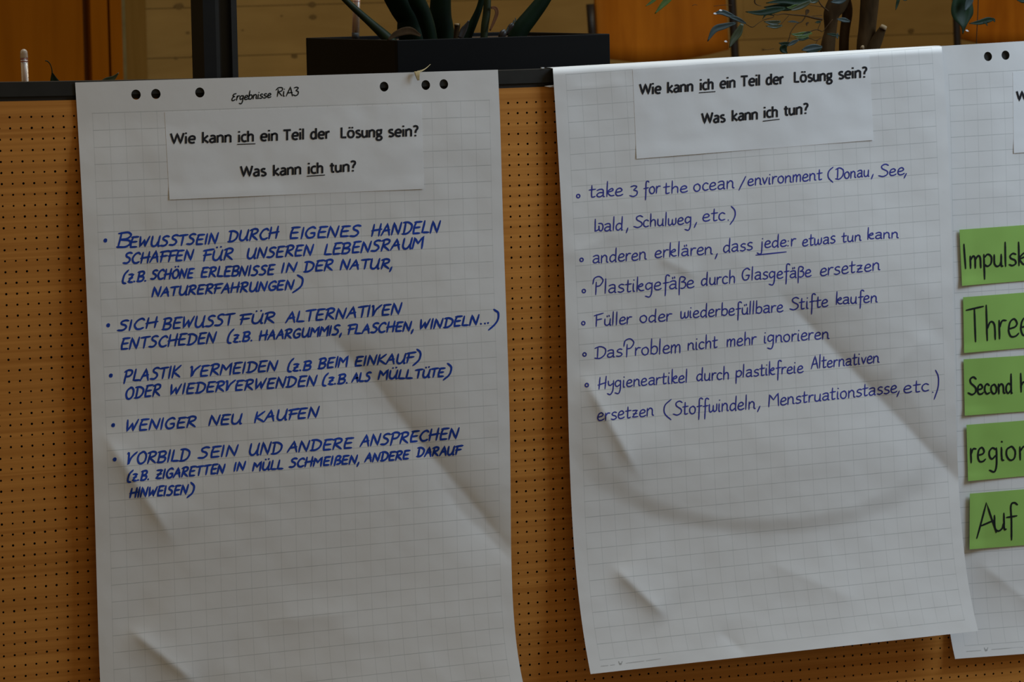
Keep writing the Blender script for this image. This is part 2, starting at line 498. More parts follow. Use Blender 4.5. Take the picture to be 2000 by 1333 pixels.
class Sheet:
    """A hung flip chart sheet. Table rows: k (printed row), y left, x left edge, x left frame line,
    y right, x right frame line, x right edge.  (s, k): s = 0..1 from left to right frame line."""

    def __init__(self, tab, depth, a=0.064):
        T = np.array(tab, float); deg = min(5, len(T) - 2)
        self.kc = T[:, 0].mean(); self.kw = (T[:, 0].max() - T[:, 0].min()) / 2
        kk = (T[:, 0] - self.kc) / self.kw
        self.P = [np.polyfit(kk, T[:, i], deg) for i in range(1, 7)]
        self.a = a; self.depth = depth

    def px(self, s, k):
        s = np.asarray(s, float); k = np.asarray(k, float)
        kk = (k - self.kc) / self.kw
        yl, xle, xl, yr, xr, xre = [np.polyval(p, kk) for p in self.P]
        t = s * (1 + self.a) / (1 + self.a * s)
        x = xl + (xr - xl) * t; y = yl + (yr - yl) * t
        return x, y

    def edges(self, k):
        kk = (np.asarray(k, float) - self.kc) / self.kw
        yl, xle, xl, yr, xr, xre = [np.polyval(p, kk) for p in self.P]
        sl = (xle - xl) / (xr - xl) / (1 + self.a); sr = 1 + (xre - xr) / (xr - xl) * (1 + self.a)
        return sl, sr

    def inv(self, px, py):
        px = np.asarray(px, float); py = np.asarray(py, float)
        s = np.clip((px - 200) / 800, 0, 1) * 0 + 0.5; k = np.full_like(px, 15.0)
        for _ in range(12):
            x, y = self.px(s, k); e = 1e-3
            xs_, ys_ = self.px(s + e, k); xk, yk = self.px(s, k + e)
            a, b, c, d = (xs_ - x) / e, (xk - x) / e, (ys_ - y) / e, (yk - y) / e
            det = a * d - b * c; rx, ry = px - x, py - y
            s = s + (d * rx - b * ry) / det; k = k + (-c * rx + a * ry) / det
        return s, k

    def surf(self, s, k, lift=0.0):
        x, y = self.px(s, k)
        return at(x, y, -(self.depth(np.asarray(s, float), np.asarray(k, float), x, y) + lift))

    def on(self, px, py, lift=0.0):
        s, k = self.inv(px, py)
        px = np.asarray(px, float); py = np.asarray(py, float)
        return at(px, py, -(self.depth(s, k, px, py) + lift))


def sstep(a, b, x):
    t = np.clip((x - a) / (b - a), 0, 1); return t * t * (3 - 2 * t)


def crease(x, y, x1, y1, x2, y2, w, amp, fade=0.15, w2=None):
    """sharp fold line: height falls off exponentially on either side"""
    dx, dy = x2 - x1, y2 - y1; L = math.hypot(dx, dy); dx /= L; dy /= L
    t = ((x - x1) * dx + (y - y1) * dy) / L
    d = (x - x1) * dy - (y - y1) * dx                 # > 0 on the upper right side
    ww = np.where(d > 0, w, w2 or w)
    e = sstep(0, fade, t) * (1 - sstep(1 - fade, 1, t))
    return amp * np.exp(-np.abs(d) / ww) * e


def vnoise(x, y, sc, seed):
    f = np.frompyfunc(lambda a, b: noise.noise(Vector((a / sc, b / sc, seed))), 2, 1)
    return f(x, y).astype(float)


def depth1(s, k, x, y):
    d = 0.006 + 0.0085 * sstep(3, 16, k)
    d = d + 0.006 * sstep(0.12, -0.05, s) * sstep(-1, 6, k) - 0.004 * sstep(3.0, -1.5, k)
    d = d + np.clip(k - 28, 0, 99) ** 2 * (0.00010 + 0.00022 * np.clip(s, 0, 1.1))
    d = d + crease(x, y, 600, 600, 1040, 1125, 45, -0.0105, 0.25, 120)
    d = d + crease(x, y, 840, 925, 1020, 1120, 30, -0.0035, 0.3)
    d = d + crease(x, y, 190, 830, 350, 1075, 60, 0.0085, 0.3, 30)
    d = d + crease(x, y, 240, 1220, 400, 1350, 40, 0.0080, 0.3, 22)
    d = d + crease(x, y, 500, 1215, 720, 1195, 30, 0.0022, 0.3)
    d = d + crease(x, y, 345, 214, 520, 188, 22, 0.0018, 0.3)
    d = d + 0.0044 * vnoise(x, y * 0.8, 230, 1.3) + 0.0010 * vnoise(x, y, 75, 4.1) + 0.00035 * vnoise(x, y, 34, 9.1)
    return np.maximum(d, 0.0035)


def fold_k(s):
    return -0.45 + 0.40 * np.asarray(s, float)


def depth2(s, k, x, y):
    d = 0.0125 + 0.0085 * sstep(4, 16, k) + 0.003 * sstep(0.1, -0.05, s)
    d = d + np.clip(k - 27.5, 0, 99) ** 2 * 0.00034
    d = d + crease(x, y, 1490, 540, 1920, 990, 45, -0.0110, 0.2, 110)
    r_ = np.hypot((x - 1490) / 345, (y - 850) / 175)
    d = d + 0.0045 * sstep(1.12, 0.92, r_) * sstep(-0.6, 0.5, (y - 850) / 175)
    d = d + crease(x, y, 1130, 720, 1260, 950, 50, 0.0090, 0.3, 28)
    d = d + crease(x, y, 1190, 1100, 1310, 1215, 45, 0.0085, 0.3, 24)
    d = d + crease(x, y, 1700, 760, 1830, 640, 40, 0.0028, 0.3)
    d = d + crease(x, y, 1280, 500, 1370, 545, 30, 0.0030, 0.3, 14)
    d = d + crease(x, y, 1085, 510, 1240, 440, 24, 0.0018, 0.3)
    d = d + crease(x, y, 1095, 178, 1235, 160, 18, 0.0016, 0.3)
    d = d + crease(x, y, 1690, 1180, 1480, 1090, 40, 0.0025, 0.3)
    d = d + crease(x, y, 1400, 1230, 1460, 1280, 14, -0.0020, 0.3)
    d = d + 0.0044 * vnoise(x, y * 0.8, 220, 7.7) + 0.0012 * vnoise(x, y, 75, 2.1) + 0.00045 * vnoise(x, y, 34, 5.1)
    d = np.maximum(d, 0.0075)
    t = np.clip((k - fold_k(s)) * 0.025 / 0.011, 0, 1)      # rounded over the rail at the top fold
    return 0.001 + (d - 0.001) * np.sqrt(1 - (1 - t) ** 2)


def depth3(s, k, x, y):
    d = 0.0025 + 0.0028 * sstep(0.02, 0.15, s)
    d = d + np.clip(k - 32.5, 0, 99) ** 2 * 0.00050 * (0.4 + 0.6 * sstep(0.4, 0.0, s)) * 1.1
    d = d + crease(x, y, 1900, 1090, 2040, 1200, 40, 0.003, 0.3, 20) * sstep(1890, 1925, x)
    d = d + (0.0020 * vnoise(x, y * 0.8, 160, 3.7) + 0.0008 * vnoise(x, y, 50, 6.1)) * sstep(-0.02, 0.1, s)
    return np.maximum(d, 0.0022)


S1 = Sheet([
    (-1.83, 160.4, 146.7, 176.5, 136.2, 953.0, 972.5), (0, 221.5, 150.8, 179.9, 196.8, 955.4, 975.2),
    (5, 388.2, 160.2, 187.9, 353.9, 959.2, 979.6), (7, 454.1, 163.4, 192.0, 416.8, 961.0, 982.7),
    (14, 684.7, 173.9, 200.7, 635.9, 966.8, 989.6), (15, 717.2, 175.4, 202.2, 667.2, 967.6, 990.4),
    (23, 979.3, 185.0, 213.3, 916.4, 974.5, 996.8), (26, 1078.5, 187.2, 216.0, 1008.8, 975.8, 998.0),
    (30, 1209.6, 191.0, 219.3, 1133.5, 977.4, 999.6), (33, 1309.0, 195.0, 222.4, 1227.2, 982.3, 1004.5),
    (36, 1408, 199.8, 226.4, 1320.5, 996.0, 1019.0), (38, 1474, 204, 231, 1382, 1009, 1033)], depth1)
S2 = Sheet([
    (-1, 114.5, 1078.7, 1102.6, 63, 1817, 1836), (0, 145.7, 1080.6, 1104.8, 93.4, 1819.5, 1839),
    (3, 240.2, 1086.8, 1111, 185.5, 1825, 1846.5), (8, 395.3, 1095.5, 1117.6, 338.1, 1832, 1854.3),
    (12, 520, 1101.5, 1125, 460.2, 1836, 1858.3), (16, 643.8, 1106.5, 1129.2, 581.2, 1839, 1861),
    (20, 766.3, 1108.3, 1134.6, 701.5, 1843, 1864), (22, 826.7, 1110, 1136.3, 761.7, 1845.5, 1866),
    (25, 919.5, 1114, 1139, 852, 1848.4, 1869.5), (28, 1011.4, 1117.8, 1143, 941.8, 1852, 1872),
    (30, 1072.8, 1121.5, 1147, 1001.8, 1855, 1875), (32, 1135.2, 1127, 1151, 1061.6, 1859, 1880),
    (34, 1197.6, 1134.5, 1157, 1122, 1867, 1888.5), (35.5, 1244, 1141, 1163.5, 1167.5, 1875, 1896.5),
    (37, 1289.9, 1148.8, 1172.5, 1211.5, 1884.3, 1905.3), (38, 1321, 1154.7, 1178.5, 1241.5, 1890.5, 1911.5)], depth2)
t3 = []
for (k_, y, xe, xl) in [(-1.85, 89.5, 1822, 1848), (0, 146, 1826, 1852.5), (3, 237.6, 1830, 1856), (8, 391.5, 1834, 1860), (12, 512, 1837, 1863.5),
                        (20, 753, 1842, 1867), (26, 933.5, 1845, 1869.5), (31, 1081.7, 1847, 1871.5), (34, 1172.2, 1849, 1874),
                        (36, 1232.4, 1852.5, 1878), (37, 1263.8, 1859, 1883.5), (37.8, 1285, 1868, 1891)]:
    f = (k_ + 1.85) / 39.65
    t3.append((k_, y, xe, xl, y - (0.060 + 0.014 * f) * 655, xl + 655, xl + 674))
S3 = Sheet(t3, depth3)


def build_sheet(name, S, ktop, kbot, label, cat, holes=(), ns=150, nk=190, back_flap=False):
    ss = np.linspace(0, 1, ns)

    def smap(u, k):
        sl, sr = S.edges(k); return sl + (sr - sl) * u
    V = []; Fc = []; UV = []
    kt0 = 0.6 if holes else None
    rows = []
    if holes:
        krows = np.concatenate([np.linspace(0.6, 34, nk - 20), np.linspace(34, kbot, 21)[1:]])
    else:
        krows = None
        base = np.concatenate([np.linspace(0, 0.014, 9) ** 1.0, np.linspace(0.014, 1, nk)[1:]])
    nrow = len(krows) if holes else len(base)
    U = np.tile(ss, (nrow, 1))
    if holes: K = np.tile(krows[:, None], (1, ns))
    else: K = ktop(ss)[None, :] + (kbot - ktop(ss))[None, :] * base[:, None]
    Sg = smap(U, K)
    P = S.surf(Sg, K)
    V = P.reshape(-1, 3).tolist(); UV = np.stack([Sg * 26, K], -1).reshape(-1, 2).tolist()
    for j in range(nrow - 1):
        for i in range(ns - 1):
            Fc.append((j * ns + i, (j + 1) * ns + i, (j + 1) * ns + i + 1, j * ns + i + 1))
    if holes:
        kt = ktop(ss)
        pts = []; bnd = []
        for i in range(ns): pts.append((ss[i], 0.6))           # lower border, shared with the grid
        ups = [(ss[i], kt[i]) for i in range(ns)]
        pts += ups[::-1]
        m = len(pts); edges = [(i, (i + 1) % m) for i in range(m)]
        for q in range(1, 8):
            for i in range(2, ns - 2, 2):
                u_ = ss[i]; k_ = kt[i] + (0.6 - kt[i]) * q / 8
                if all(((u_ - h[0]) * 26.8) ** 2 + (k_ - h[1]) ** 2 > 0.40 ** 2 for h in holes): pts.append((u_, k_))
        for (hu, hk, hr) in holes:
            b0 = len(pts)
            for q in range(20):
                w = 2 * math.pi * q / 20
                pts.append((hu + math.cos(w) * hr / 27.8, hk + math.sin(w) * hr))
            edges += [(b0 + q, b0 + (q + 1) % 20) for q in range(20)]
        sc = 27.0
        vv, _, ff, ov, _, _ = delaunay_2d_cdt([Vector((p[0] * sc, p[1])) for p in pts], edges, [], 1, 1e-6)
        vv = np.array([(v[0] / sc, v[1]) for v in vv])
        sg = smap(vv[:, 0], vv[:, 1]); pp = S.surf(sg, vv[:, 1])
        b0 = len(V); V += pp.tolist(); UV += np.stack([sg * 26, vv[:, 1]], -1).tolist()
        for f_ in ff:
            c = vv[list(f_)].mean(0)
            if any(((c[0] - h[0]) * 27.8) ** 2 + (c[1] - h[1]) ** 2 < (h[2] * 0.97) ** 2 for h in holes): continue
            Fc.append(tuple(b0 + i for i in f_))
    if back_flap:
        b0 = len(V)
        steps = [(-0.001, 0.0), (0.006, 0.0008), (0.02, 0.0006), (0.033, -0.001), (0.0355, -0.004), (0.0358, -0.03)]
        for dy, dz in steps:
            for i in range(ns):
                p = P[0, i]; V.append((p[0], dy, p[2] + dz)); UV.append((5.5, -1))
        for i in range(ns - 1): Fc.append((b0 + i, i, i + 1, b0 + i + 1))
        for j in range(len(steps) - 1):
            for i in range(ns - 1):
                Fc.append((b0 + (j + 1) * ns + i, b0 + j * ns + i, b0 + j * ns + i + 1, b0 + (j + 1) * ns + i + 1))
    o = mesh(name, V, Fc, MAT['paper'], None, True)
    me = o.data
    uvl = me.uv_layers.new(name='print')
    idx = np.empty(len(me.loops), int); me.loops.foreach_get('vertex_index', idx)
    uvl.data.foreach_set('uv', np.array(UV)[idx].ravel())
    bm = bmesh.new(); bm.from_mesh(me); bmesh.ops.remove_doubles(bm, verts=bm.verts, dist=1e-5)
    bmesh.ops.recalc_face_normals(bm, faces=bm.faces); bm.to_mesh(me); bm.free()
    paper_edge(o, 0.00025)
    return tag(o, label, cat)


def uk(S, px, py):
    s, k_ = S.inv(np.array([float(px)]), np.array([float(py)]))
    sl, sr = S.edges(k_)
    return float((s[0] - sl[0]) / (sr[0] - sl[0])), float(k_[0])


h1 = [uk(S1, *p) + (0.298,) for p in ((265.6, 185.0), (304.4, 183.6), (390.3, 180.8), (750.2, 169.3), (831.5, 166.2), (866.8, 164.5))]
sheet1 = build_sheet('flipchart_sheet', S1, lambda s: -1.83 + 0 * s, 37.8,
                     'tall squared flipchart sheet with punched holes and blue capital handwriting, left', 'flipchart sheet', h1)
sheet2 = build_sheet('flipchart_sheet', S2, fold_k, 37.8,
                     'squared flipchart sheet folded over the rail with thin violet cursive list, centre right', 'flipchart sheet', (), back_flap=True)
h3 = [uk(S3, *p) + (0.298,) for p in ((1929.6, 110.3), (1963.9, 107.9), (2047, 103))]
sheet3 = build_sheet('flipchart_sheet', S3, lambda s: -1.85 + 0 * s, 37.8,
                     'flipchart sheet at right edge carrying green cards, partly behind another sheet', 'flipchart sheet', h3)


# ------------------------------------------------------------------ pasted strips and cards
def patch(name, corners, S, lift, mat, label, cat, group=None, n=80, m=40, curl=0.0015, peel=0.0):
    """flat piece of paper pasted onto sheet S; corners TL, TR, BR, BL in photograph positions"""
    a, b, c, d = [np.array(p, float) for p in corners]
    U, W = np.meshgrid(np.linspace(0, 1, n), np.linspace(0, 1, m))
    P = (a * (1 - U)[..., None] + b * U[..., None]) * (1 - W)[..., None] + (d * (1 - U)[..., None] + c * U[..., None]) * W[..., None]
    L = lambda u, w: lift + curl * sstep(0.80, 1.0, w) * (0.5 + 0.5 * np.sin(u * 7 + lift * 900)) + peel * sstep(0.12, 0.0, u)
    s, k_ = S.inv(P[..., 0].ravel(), P[..., 1].ravel())
    dp = S.depth(s, k_, P[..., 0].ravel(), P[..., 1].ravel()) + L(U, W).ravel()
    V = at(P[..., 0].ravel(), P[..., 1].ravel(), -dp)
    Fc = [(j * n + i, (j + 1) * n + i, (j + 1) * n + i + 1, j * n + i + 1) for j in range(m - 1) for i in range(n - 1)]
    o = mesh(name, V, Fc, mat, None, True)
    paper_edge(o, 0.0002)
    tag(o, label, cat, group)
    A = np.array([a, b, c, d])

    def on(px, py, l=0.0):
        # affine estimate of (u, w) is enough for the tiny lift differences
        px = np.asarray(px, float); py = np.asarray(py, float)
        e1, e2 = b - a, d - a; det = e1[0] * e2[1] - e1[1] * e2[0]
        u = ((px - a[0]) * e2[1] - (py - a[1]) * e2[0]) / det; w = ((py - a[1]) * e1[0] - (px - a[0]) * e1[1]) / det
        s_, kk = S.inv(px, py)
        return at(px, py, -(S.depth(s_, kk, px, py) + L(np.clip(u, 0, 1), np.clip(w, 0, 1)) + l))
    return o, on


strip1, on_s1 = patch('heading_strip', [(321.5, 219.5), (823, 203.8), (828.5, 369.3), (331, 390.2)], S1, 0.0003, MAT['plain'],
                      'white printed heading strip pasted on the left flipchart sheet', 'paper strip')
strip2, on_s2 = patch('heading_strip', [(1235.5, 135.5), (1697.7, 104.5), (1706, 273.8), (1243.2, 310.5)], S2, 0.0003, MAT['plain'],
                      'white printed heading strip pasted on the folded centre right sheet', 'paper strip')
strip3, on_s3 = patch('heading_strip', [(1978, 141), (2400, 112), (2408, 268), (1980, 299.5)], S3, 0.0003, MAT['plain'],
                      'white printed heading strip cut by the right picture edge', 'paper strip')
cards = []
for tl, tr, br, bl, lab, peel in (
        ((1874, 449), (2000, 439.9), (2000, 548.8), (1879, 558.7), 'green card reading Impulsk, topmost of the five green cards', 0.002),
        ((1881, 581), (2000, 571.8), (2000, 680), (1883, 690), 'green card reading Three, second of the green cards from the top', 0.001),
        ((1882, 702.3), (2000, 694.9), (2000, 804.3), (1884.3, 812.4), 'green card reading Second, middle one of the five green cards', 0.001),
        ((1887.6, 830.5), (2000, 821.9), (2000, 930.5), (1890.8, 940.5), 'green card reading region, between the Second card and Auf card', 0.002),
        ((1894.3, 964.9), (2000, 956.2), (2000, 1065.7), (1893.5, 1073.8), 'green card reading Auf, lowest of the five green cards', 0.004)):
    sx = 255.0
    tr2 = (tl[0] + sx, tl[1] + (tr[1] - tl[1]) / (tr[0] - tl[0]) * sx)
    br2 = (bl[0] + sx, bl[1] + (br[1] - bl[1]) / (br[0] - bl[0]) * sx)
    cards.append(patch('green_card', [tl, tr2, br2, bl], S3, 0.0022, MAT['green'], lab, 'card',
                       'green cards on the right flipchart sheet', 50, 30, 0.0016, peel))

# ------------------------------------------------------------------ handwriting
# glyph: advance | strokes separated by '/', points x,y ; a trailing c makes the point a corner
HA = {
    'A': '6.6|0,0 3.6,10c 6,0/1.2,3.8 5.6,4.6', 'B': '6|1.2,9.6 0.6,0/0,9.4 4,10 5.4,8 4,5.8 1,5.2c 5,4.4 5.4,2 3.6,0.2 0,0.3',
    'C': '6.2|6,8.5 4.5,10 2,8.5 0.5,4.5 1.8,0.8 4,0.1 6,1.2', 'D': '7|1.6,9.5 1.2,0.4/0,9.8 3.5,9.8 6.4,7.2 6,3 3.5,0.4 0.2,0.2',
    'E': '5.8|1.6,9.6 0.7,5 0.8,0.3c 5.3,0.4/0.8,9.7 5.7,9.9/1,5 4.9,5.4', 'F': '5.4|1.5,9.4 0.8,0/-0.4,9 3,9.6 6.4,10/0.2,5 5.2,5.6',
    'G': '6.6|6,8.8 4.2,10 1.5,8 0.5,4 2,0.6 4,0.2 5.8,1.5 6,4.5c 3.6,4.4', 'H': '6.8|1,10 0.5,0/6,10.4 5.6,0/0,4.7 7,5.6',
    'I': '2|1,10 0.6,0', 'K': '6.2|1.2,10 0.6,0/6,10 1.2,4.8c 6.3,0.2', 'L': '5.2|1.2,10 0.6,0.4c 5.3,0.3',
    'M': '7.6|0.2,0 0.8,9.6c 3.6,4.2c 6.8,10.4c 6.9,-0.4', 'N': '6.8|0.3,0 1,10c 5.2,0.1c 6.4,10',
    'O': '7|3.6,10 1.2,8 0.5,4.5 1.8,0.8 4,0.2 6,2.5 6.2,7 4.6,9.7 3,10', 'P': '6|1.4,9 0.6,-1/0,8.8 2.5,10.2 5.3,9.5 5.6,7 4,5 1.2,4.6',
    'R': '6.4|1.6,9 0.6,0/0,9 3,10.2 5.3,9.2 5,6.6 1.4,4.8c 5.9,0.1', 'S': '5.8|5.8,9.4 3.8,10 1.7,8.8 1.9,6.6 4.2,5 4.9,2.6 3,0.4 0,0.6',
    'T': '6|3.2,9.6 2.8,0/-0.2,9.2 6.4,9.9', 'U': '7|0.9,9.8 0.7,3 2,0.3 4.2,0.8 6,5/6.4,9.9 5.9,3 6.3,0.3 7,0.2',
    'V': '5.8|-0.2,9.4 0.6,9.6 1.2,0c 2.8,6 6.2,10.4', 'W': '8|0.5,10 1.2,0.3c 4.2,7c 4.8,0.3c 7.6,10', 'Z': '6|0.5,9.5 5.5,9.8c 0.5,0.4c 5.7,0.4/1.2,5 5,5.3',
    'z': '4.6|0.4,7.3 4.2,7.5c 0.6,0.2c 4.4,0/1,3.6 3.8,4.2', 'ß': '5.8|0.6,-1 1.2,8 2.8,10 5,8.8 4,5.8 2.2,5.2c 5,4.4 5.2,1.5 2.6,0.2',
    '.': '1.8|0.6,0.5 0.9,0.2', ',': '2.2|1.2,1.2 0.2,-3', '(': '3.4|3.2,12 1.2,8 0.5,2.5 1,-0.8 2.8,-1.4', ')': '3.4|0.8,12.5 3,9 2.8,3 0,-1.6',
    'Ü': '7|0.9,9.2 0.7,3 2,0.3 4.2,0.8 6,5/6.4,9.4 5.9,3 6.3,0.3 7,0.2/2.2,12.3 2.4,12/4.9,12.6 5.1,12.3',
    'Ö': '7|3.6,9 1.2,7 0.5,4 1.8,0.8 4,0.2 6,2.5 6.2,6 4.6,8.7 3,9/2,12 2.2,11.7/4.8,12.3 5,12',
    ' ': '3|', '-': '4|0.5,4 3.5,4.3'}
HB = {
    'a': '8|0.8,9 3.8,10.2 6.3,8.8 6.5,1.2 7.6,0.2/6.4,5.6 3,5.8 0.8,3.4 1.6,0.8 4,0.5 6.3,2.6', 'b': '7.4|1,19 0.8,0.5/0.9,7 3.5,9.8 6.5,8 6.5,2.5 4,0.2 1,1.5',
    'c': '6.5|6,8.5 3.5,10 1,7.5 0.8,3 3,0.3 6.2,1.3', 'd': '8|6.3,8.4 3.5,9.8 1,7 0.8,2.5 3,0.2 6.2,3.4/6.8,19 6.5,1.5 7.4,0.2',
    'e': '7.2|1,4.8 5,5.6 6.3,7.6 4.5,10 1.8,8.5 0.7,4 2,0.6 5,0.4 7.2,1.8', 'f': '5.6|6.5,17.5 4.8,19 3,17 3,5 2.8,-8/0.5,8.5 6,9.3',
    'g': '7.8|6.4,8.5 3.5,10 1,7.5 1,3.5 3,1.5 6,4.2/6.7,9.8 6.4,-3 4.5,-8.5 0.6,-7.2', 'h': '7.4|1,19 1,0/1,6 3.5,9.8 6,8 6.3,0.1',
    'i': '3|1,10 1.1,1.2 2.4,0.2/1.3,14.6 1.6,14.2', 'j': '4|2.5,10 2.2,-6 0,-8.5 -2.5,-6.4/2.8,14.6 3,14.2', 'k': '7.2|1,19 0.8,0/0.8,6 5,9.8 6,7.2 1,5.2c 4.2,0.8 7.4,1',
    'l': '2.8|1.2,19 1,0', 'm': '10|0.8,10 0.8,0/0.9,6.5 3,10 4.6,8 4.6,0/4.7,6.5 7,10 8.8,8 9,0', 'n': '7.8|0.8,10 0.8,0/0.9,6.5 3.5,10 6,8 6.3,1.5 7.7,0.3',
    'o': '7.6|3.6,10 1,8 0.7,3.5 3,0.2 6,1.5 6.7,6.5 4.8,9.8 3.2,9.9', 'p': '7.4|0.8,10 0.8,-9/0.9,7.5 3.8,10 6.6,8 6.3,3 3.5,0.8 1,2.2', 'r': '5.4|0.8,10 0.8,0/0.9,6 2.8,9.6 5.4,9.6',
    's': '6.4|5.8,9.2 3.5,10 1.3,8.2 2,6 5,4.4 5.7,1.8 3,0.1 0.4,1', 't': '5.8|2.5,15.5 2.4,2 3.6,0.3 5.6,1/0,9.8 5.8,10.4', 'u': '7.6|0.8,10 0.8,3 2.5,0.3 5,1.2 6.2,4.4/6.4,10 6.3,1 7.4,0.2',
    'v': '6.2|0.5,10 2.9,0.3c 5.9,10', 'w': '9.6|0.6,10 0.8,2 2.5,0.3 4.6,3 5,8.4/4.9,4 6,0.6 8.5,2.5 8.8,10', 'y': '7.4|0.8,10 1.4,5 3.5,4 6,6.4/6.9,10 6.2,-3 3.5,-8.5 0.3,-7',
    'z': '7|0.8,9.6 5.9,9.9c 0.8,0.5c 6.6,0.7/1.5,5 5.6,5.3', 'ä': '8|0.8,9 3.8,10.2 6.3,8.8 6.5,1.2 7.6,0.2/6.4,5.6 3,5.8 0.8,3.4 1.6,0.8 4,0.5 6.3,2.6/3.2,14.6 3.4,12.8/5,15.2 5.2,13.4',
    'ü': '7.6|0.8,10 0.8,3 2.5,0.3 5,1.2 6.2,4.4/6.4,10 6.3,1 7.4,0.2/3,14.6 3.2,13/5,15.2 5.2,13.4', 'ß': '7|1,-8 1.2,13 4,15.5 6.4,13 4.6,9.4 2.6,9c 6.5,7.6 6.6,2.5 4,0.2 2.4,0.8',
    'A': '8.8|0.5,0 5,18c 8.8,0/2,6 8,7', 'D': '10.6|2.8,16.5 2.5,1/0,15.2 5,17 10,13 9.6,5 5,0 0,1', 'F': '9|2,16.5 2,0/-0.4,15.2 9,18/2,9 7.5,10', 'G': '10|9,15 6,17.5 2,14 0.8,7 3,0.8 7,1.5 8.8,7.4c 5,7.2',
    'H': '10|2,17 1.2,0/9,18 8,0/0,6 9,9', 'M': '12|0.8,0 1.4,17c 5.6,9c 10.5,18c 11.4,0', 'P': '10|3.2,15 3,-1/0,13 1.2,20 6,22 9.6,17 7,10.6 3.2,9.4', 'S': '9|9,15.5 6,17.5 2.5,15.5 3,11.5 8,7 8,2.5 4,0 -0.5,1.8',
    'W': '9.5|1,17 1.2,0.4c 5,3.4 5,8c? 5.6,2 8,1 9.4,6 8,10.4 4.6,11', 'I': '4|1,19 1.8,0', 'T': '11|0,17.6 11,18.6/5.2,18 5.4,0', 'E': '8|7,15.5 3,14.5 1.5,11 5,9c 1.5,7 0.5,2 3,0 7,2.5', 'R': '9|3,14 2.5,0/0,13 3,17.5 8,17 8,11.5 3.4,9c 8.6,1',
    '3': '7.4|1,16.4 4,17.6 6.4,15.5 3.6,10.6c 6.8,8 6.5,2.5 3.5,0 0.4,2', '/': '5|0,-1 5,19', ',': '3.4|1.8,2 0,-5', '.': '2.6|0.8,0.6 1.1,0.3', ':': '3|1,1 1.2,0.7/1.2,7.5 1.4,7.2',
    '(': '4.6|4.4,20 1,13 1,3 4.6,-5', ')': '4.4|0,21 3.6,14 3.4,4 -0.6,-6', ' ': '4|', 'o°': '4|'}


def parse(d):
    out = {}
    for g, s in d.items():
        adv, st = s.split('|'); strokes = []
        for part in st.split('/'):
            pts = part.split()
            if not pts: continue
            segs = [[]]
            for p in pts:
                corner = p.endswith('c') or p.endswith('c?'); p = p.rstrip('?').rstrip('c')
                if not p: continue
                q = tuple(float(v) for v in p.split(','))
                segs[-1].append(q)
                if corner: segs.append([q])
            segs = [g_ for g_ in segs if len(g_) > 1]
            line = []
            for g_ in segs:
                c = catmull([np.array(v) for v in g_], 5) if len(g_) > 2 else [np.array(v) for v in g_]
                if len(g_) == 2:
                    c = [np.array(g_[0]) * (1 - t) + np.array(g_[1]) * t for t in (0, .25, .5, .75, 1)]
                line += c if not line else c[1:]
            strokes.append(line)
        out[g] = (float(adv), strokes)
    return out


HC = {
    'W': '13.6|0.3,13.6 3.6,0.8c 6.9,13c 10.2,0.8c 13.4,13.6', 'i': '2.4|1.2,9.6 1.2,0/1.2,14.1 1.2,12.1', 'e': '7.6|1,5.1 7,5.1c 6.6,8.2 4.2,9.3 1.9,8 0.9,5 1.8,1.8 4.3,0.7 6.8,1.3',
    'k': '7|1,14 1,0/6.6,9.4 1.8,4.8c 7,0.2', 'a': '7.2|1.4,8.5 3.6,9.2 5.7,8.5 6.2,6.5 6.2,0/6.2,5.4 3,5.3 1,3.8 1,2 2.6,0.7 4.6,1.1 6.2,2.8', 'n': '7.6|1,9.6 1,0/1,7 2.8,8.8 4.6,9.2 6.4,8 6.6,6 6.6,0',
    'c': '6.4|6.4,8.7 4.4,9.3 2,8.2 1,5 2,1.7 4.4,0.7 6.4,1.3', 'h': '7.6|1,14 1,0/1,7 2.8,8.8 4.6,9.2 6.4,8 6.6,6 6.6,0', 'T': '8.4|0,12.8 8.4,12.8/4.2,12.8 4.2,0', 'l': '2.2|1.1,14 1.1,0',
    'd': '7.6|6.5,14 6.5,0/6.5,7.6 4.6,9.2 2.4,8.7 1,5.6 1.4,2 3.4,0.7 5,1.2 6.5,3', 'r': '4.8|1,9.6 1,0/1,6.4 2.6,8.7 4.9,9', 'L': '6.8|1.1,13.6 1.1,0.9c 6.8,0.9',
    'ö': '8.6|4.4,9.3 2,8.3 1,5 2,1.7 4.4,0.7 6.8,1.7 7.8,5 6.8,8.3 4.4,9.3/2.8,13.9 2.8,12/6,13.9 6,12', 's': '6.4|5.6,8.7 3.6,9.3 1.5,8.3 1.7,6.3 4,5 5.8,3.6 5.7,1.6 3.4,0.6 1,1.3',
    'u': '7.4|1,9.6 1,3.6 2,1.2 4,0.8 6.4,2.8/6.4,9.6 6.4,0', 'g': '7.6|4,9.2 1.8,8.5 1.2,6.5 2,4.4 4,3.9 5.8,4.6 6.3,6.5 5.8,8.5 4,9.2/4.8,9.2 7.6,9.1/2,4.4 1.5,2.9 3,1.7 5.6,1.2 6.9,-0.6 6,-2.8 3.6,-3.6 1.3,-2.8 1,-0.9 2.6,1.2',
    '?': '5.6|0.6,12.3 2.6,13.1 4.8,12.4 5.2,10 3.6,7.6 2.8,4.4/2.8,2 2.8,0', 't': '5|2.6,12.2 2.6,3 3.4,1 5.2,0.8/0.4,8.9 5,8.9'}
GA, GB, GC = parse(HA), parse(HB), parse(HC)
wr = random.Random(11)


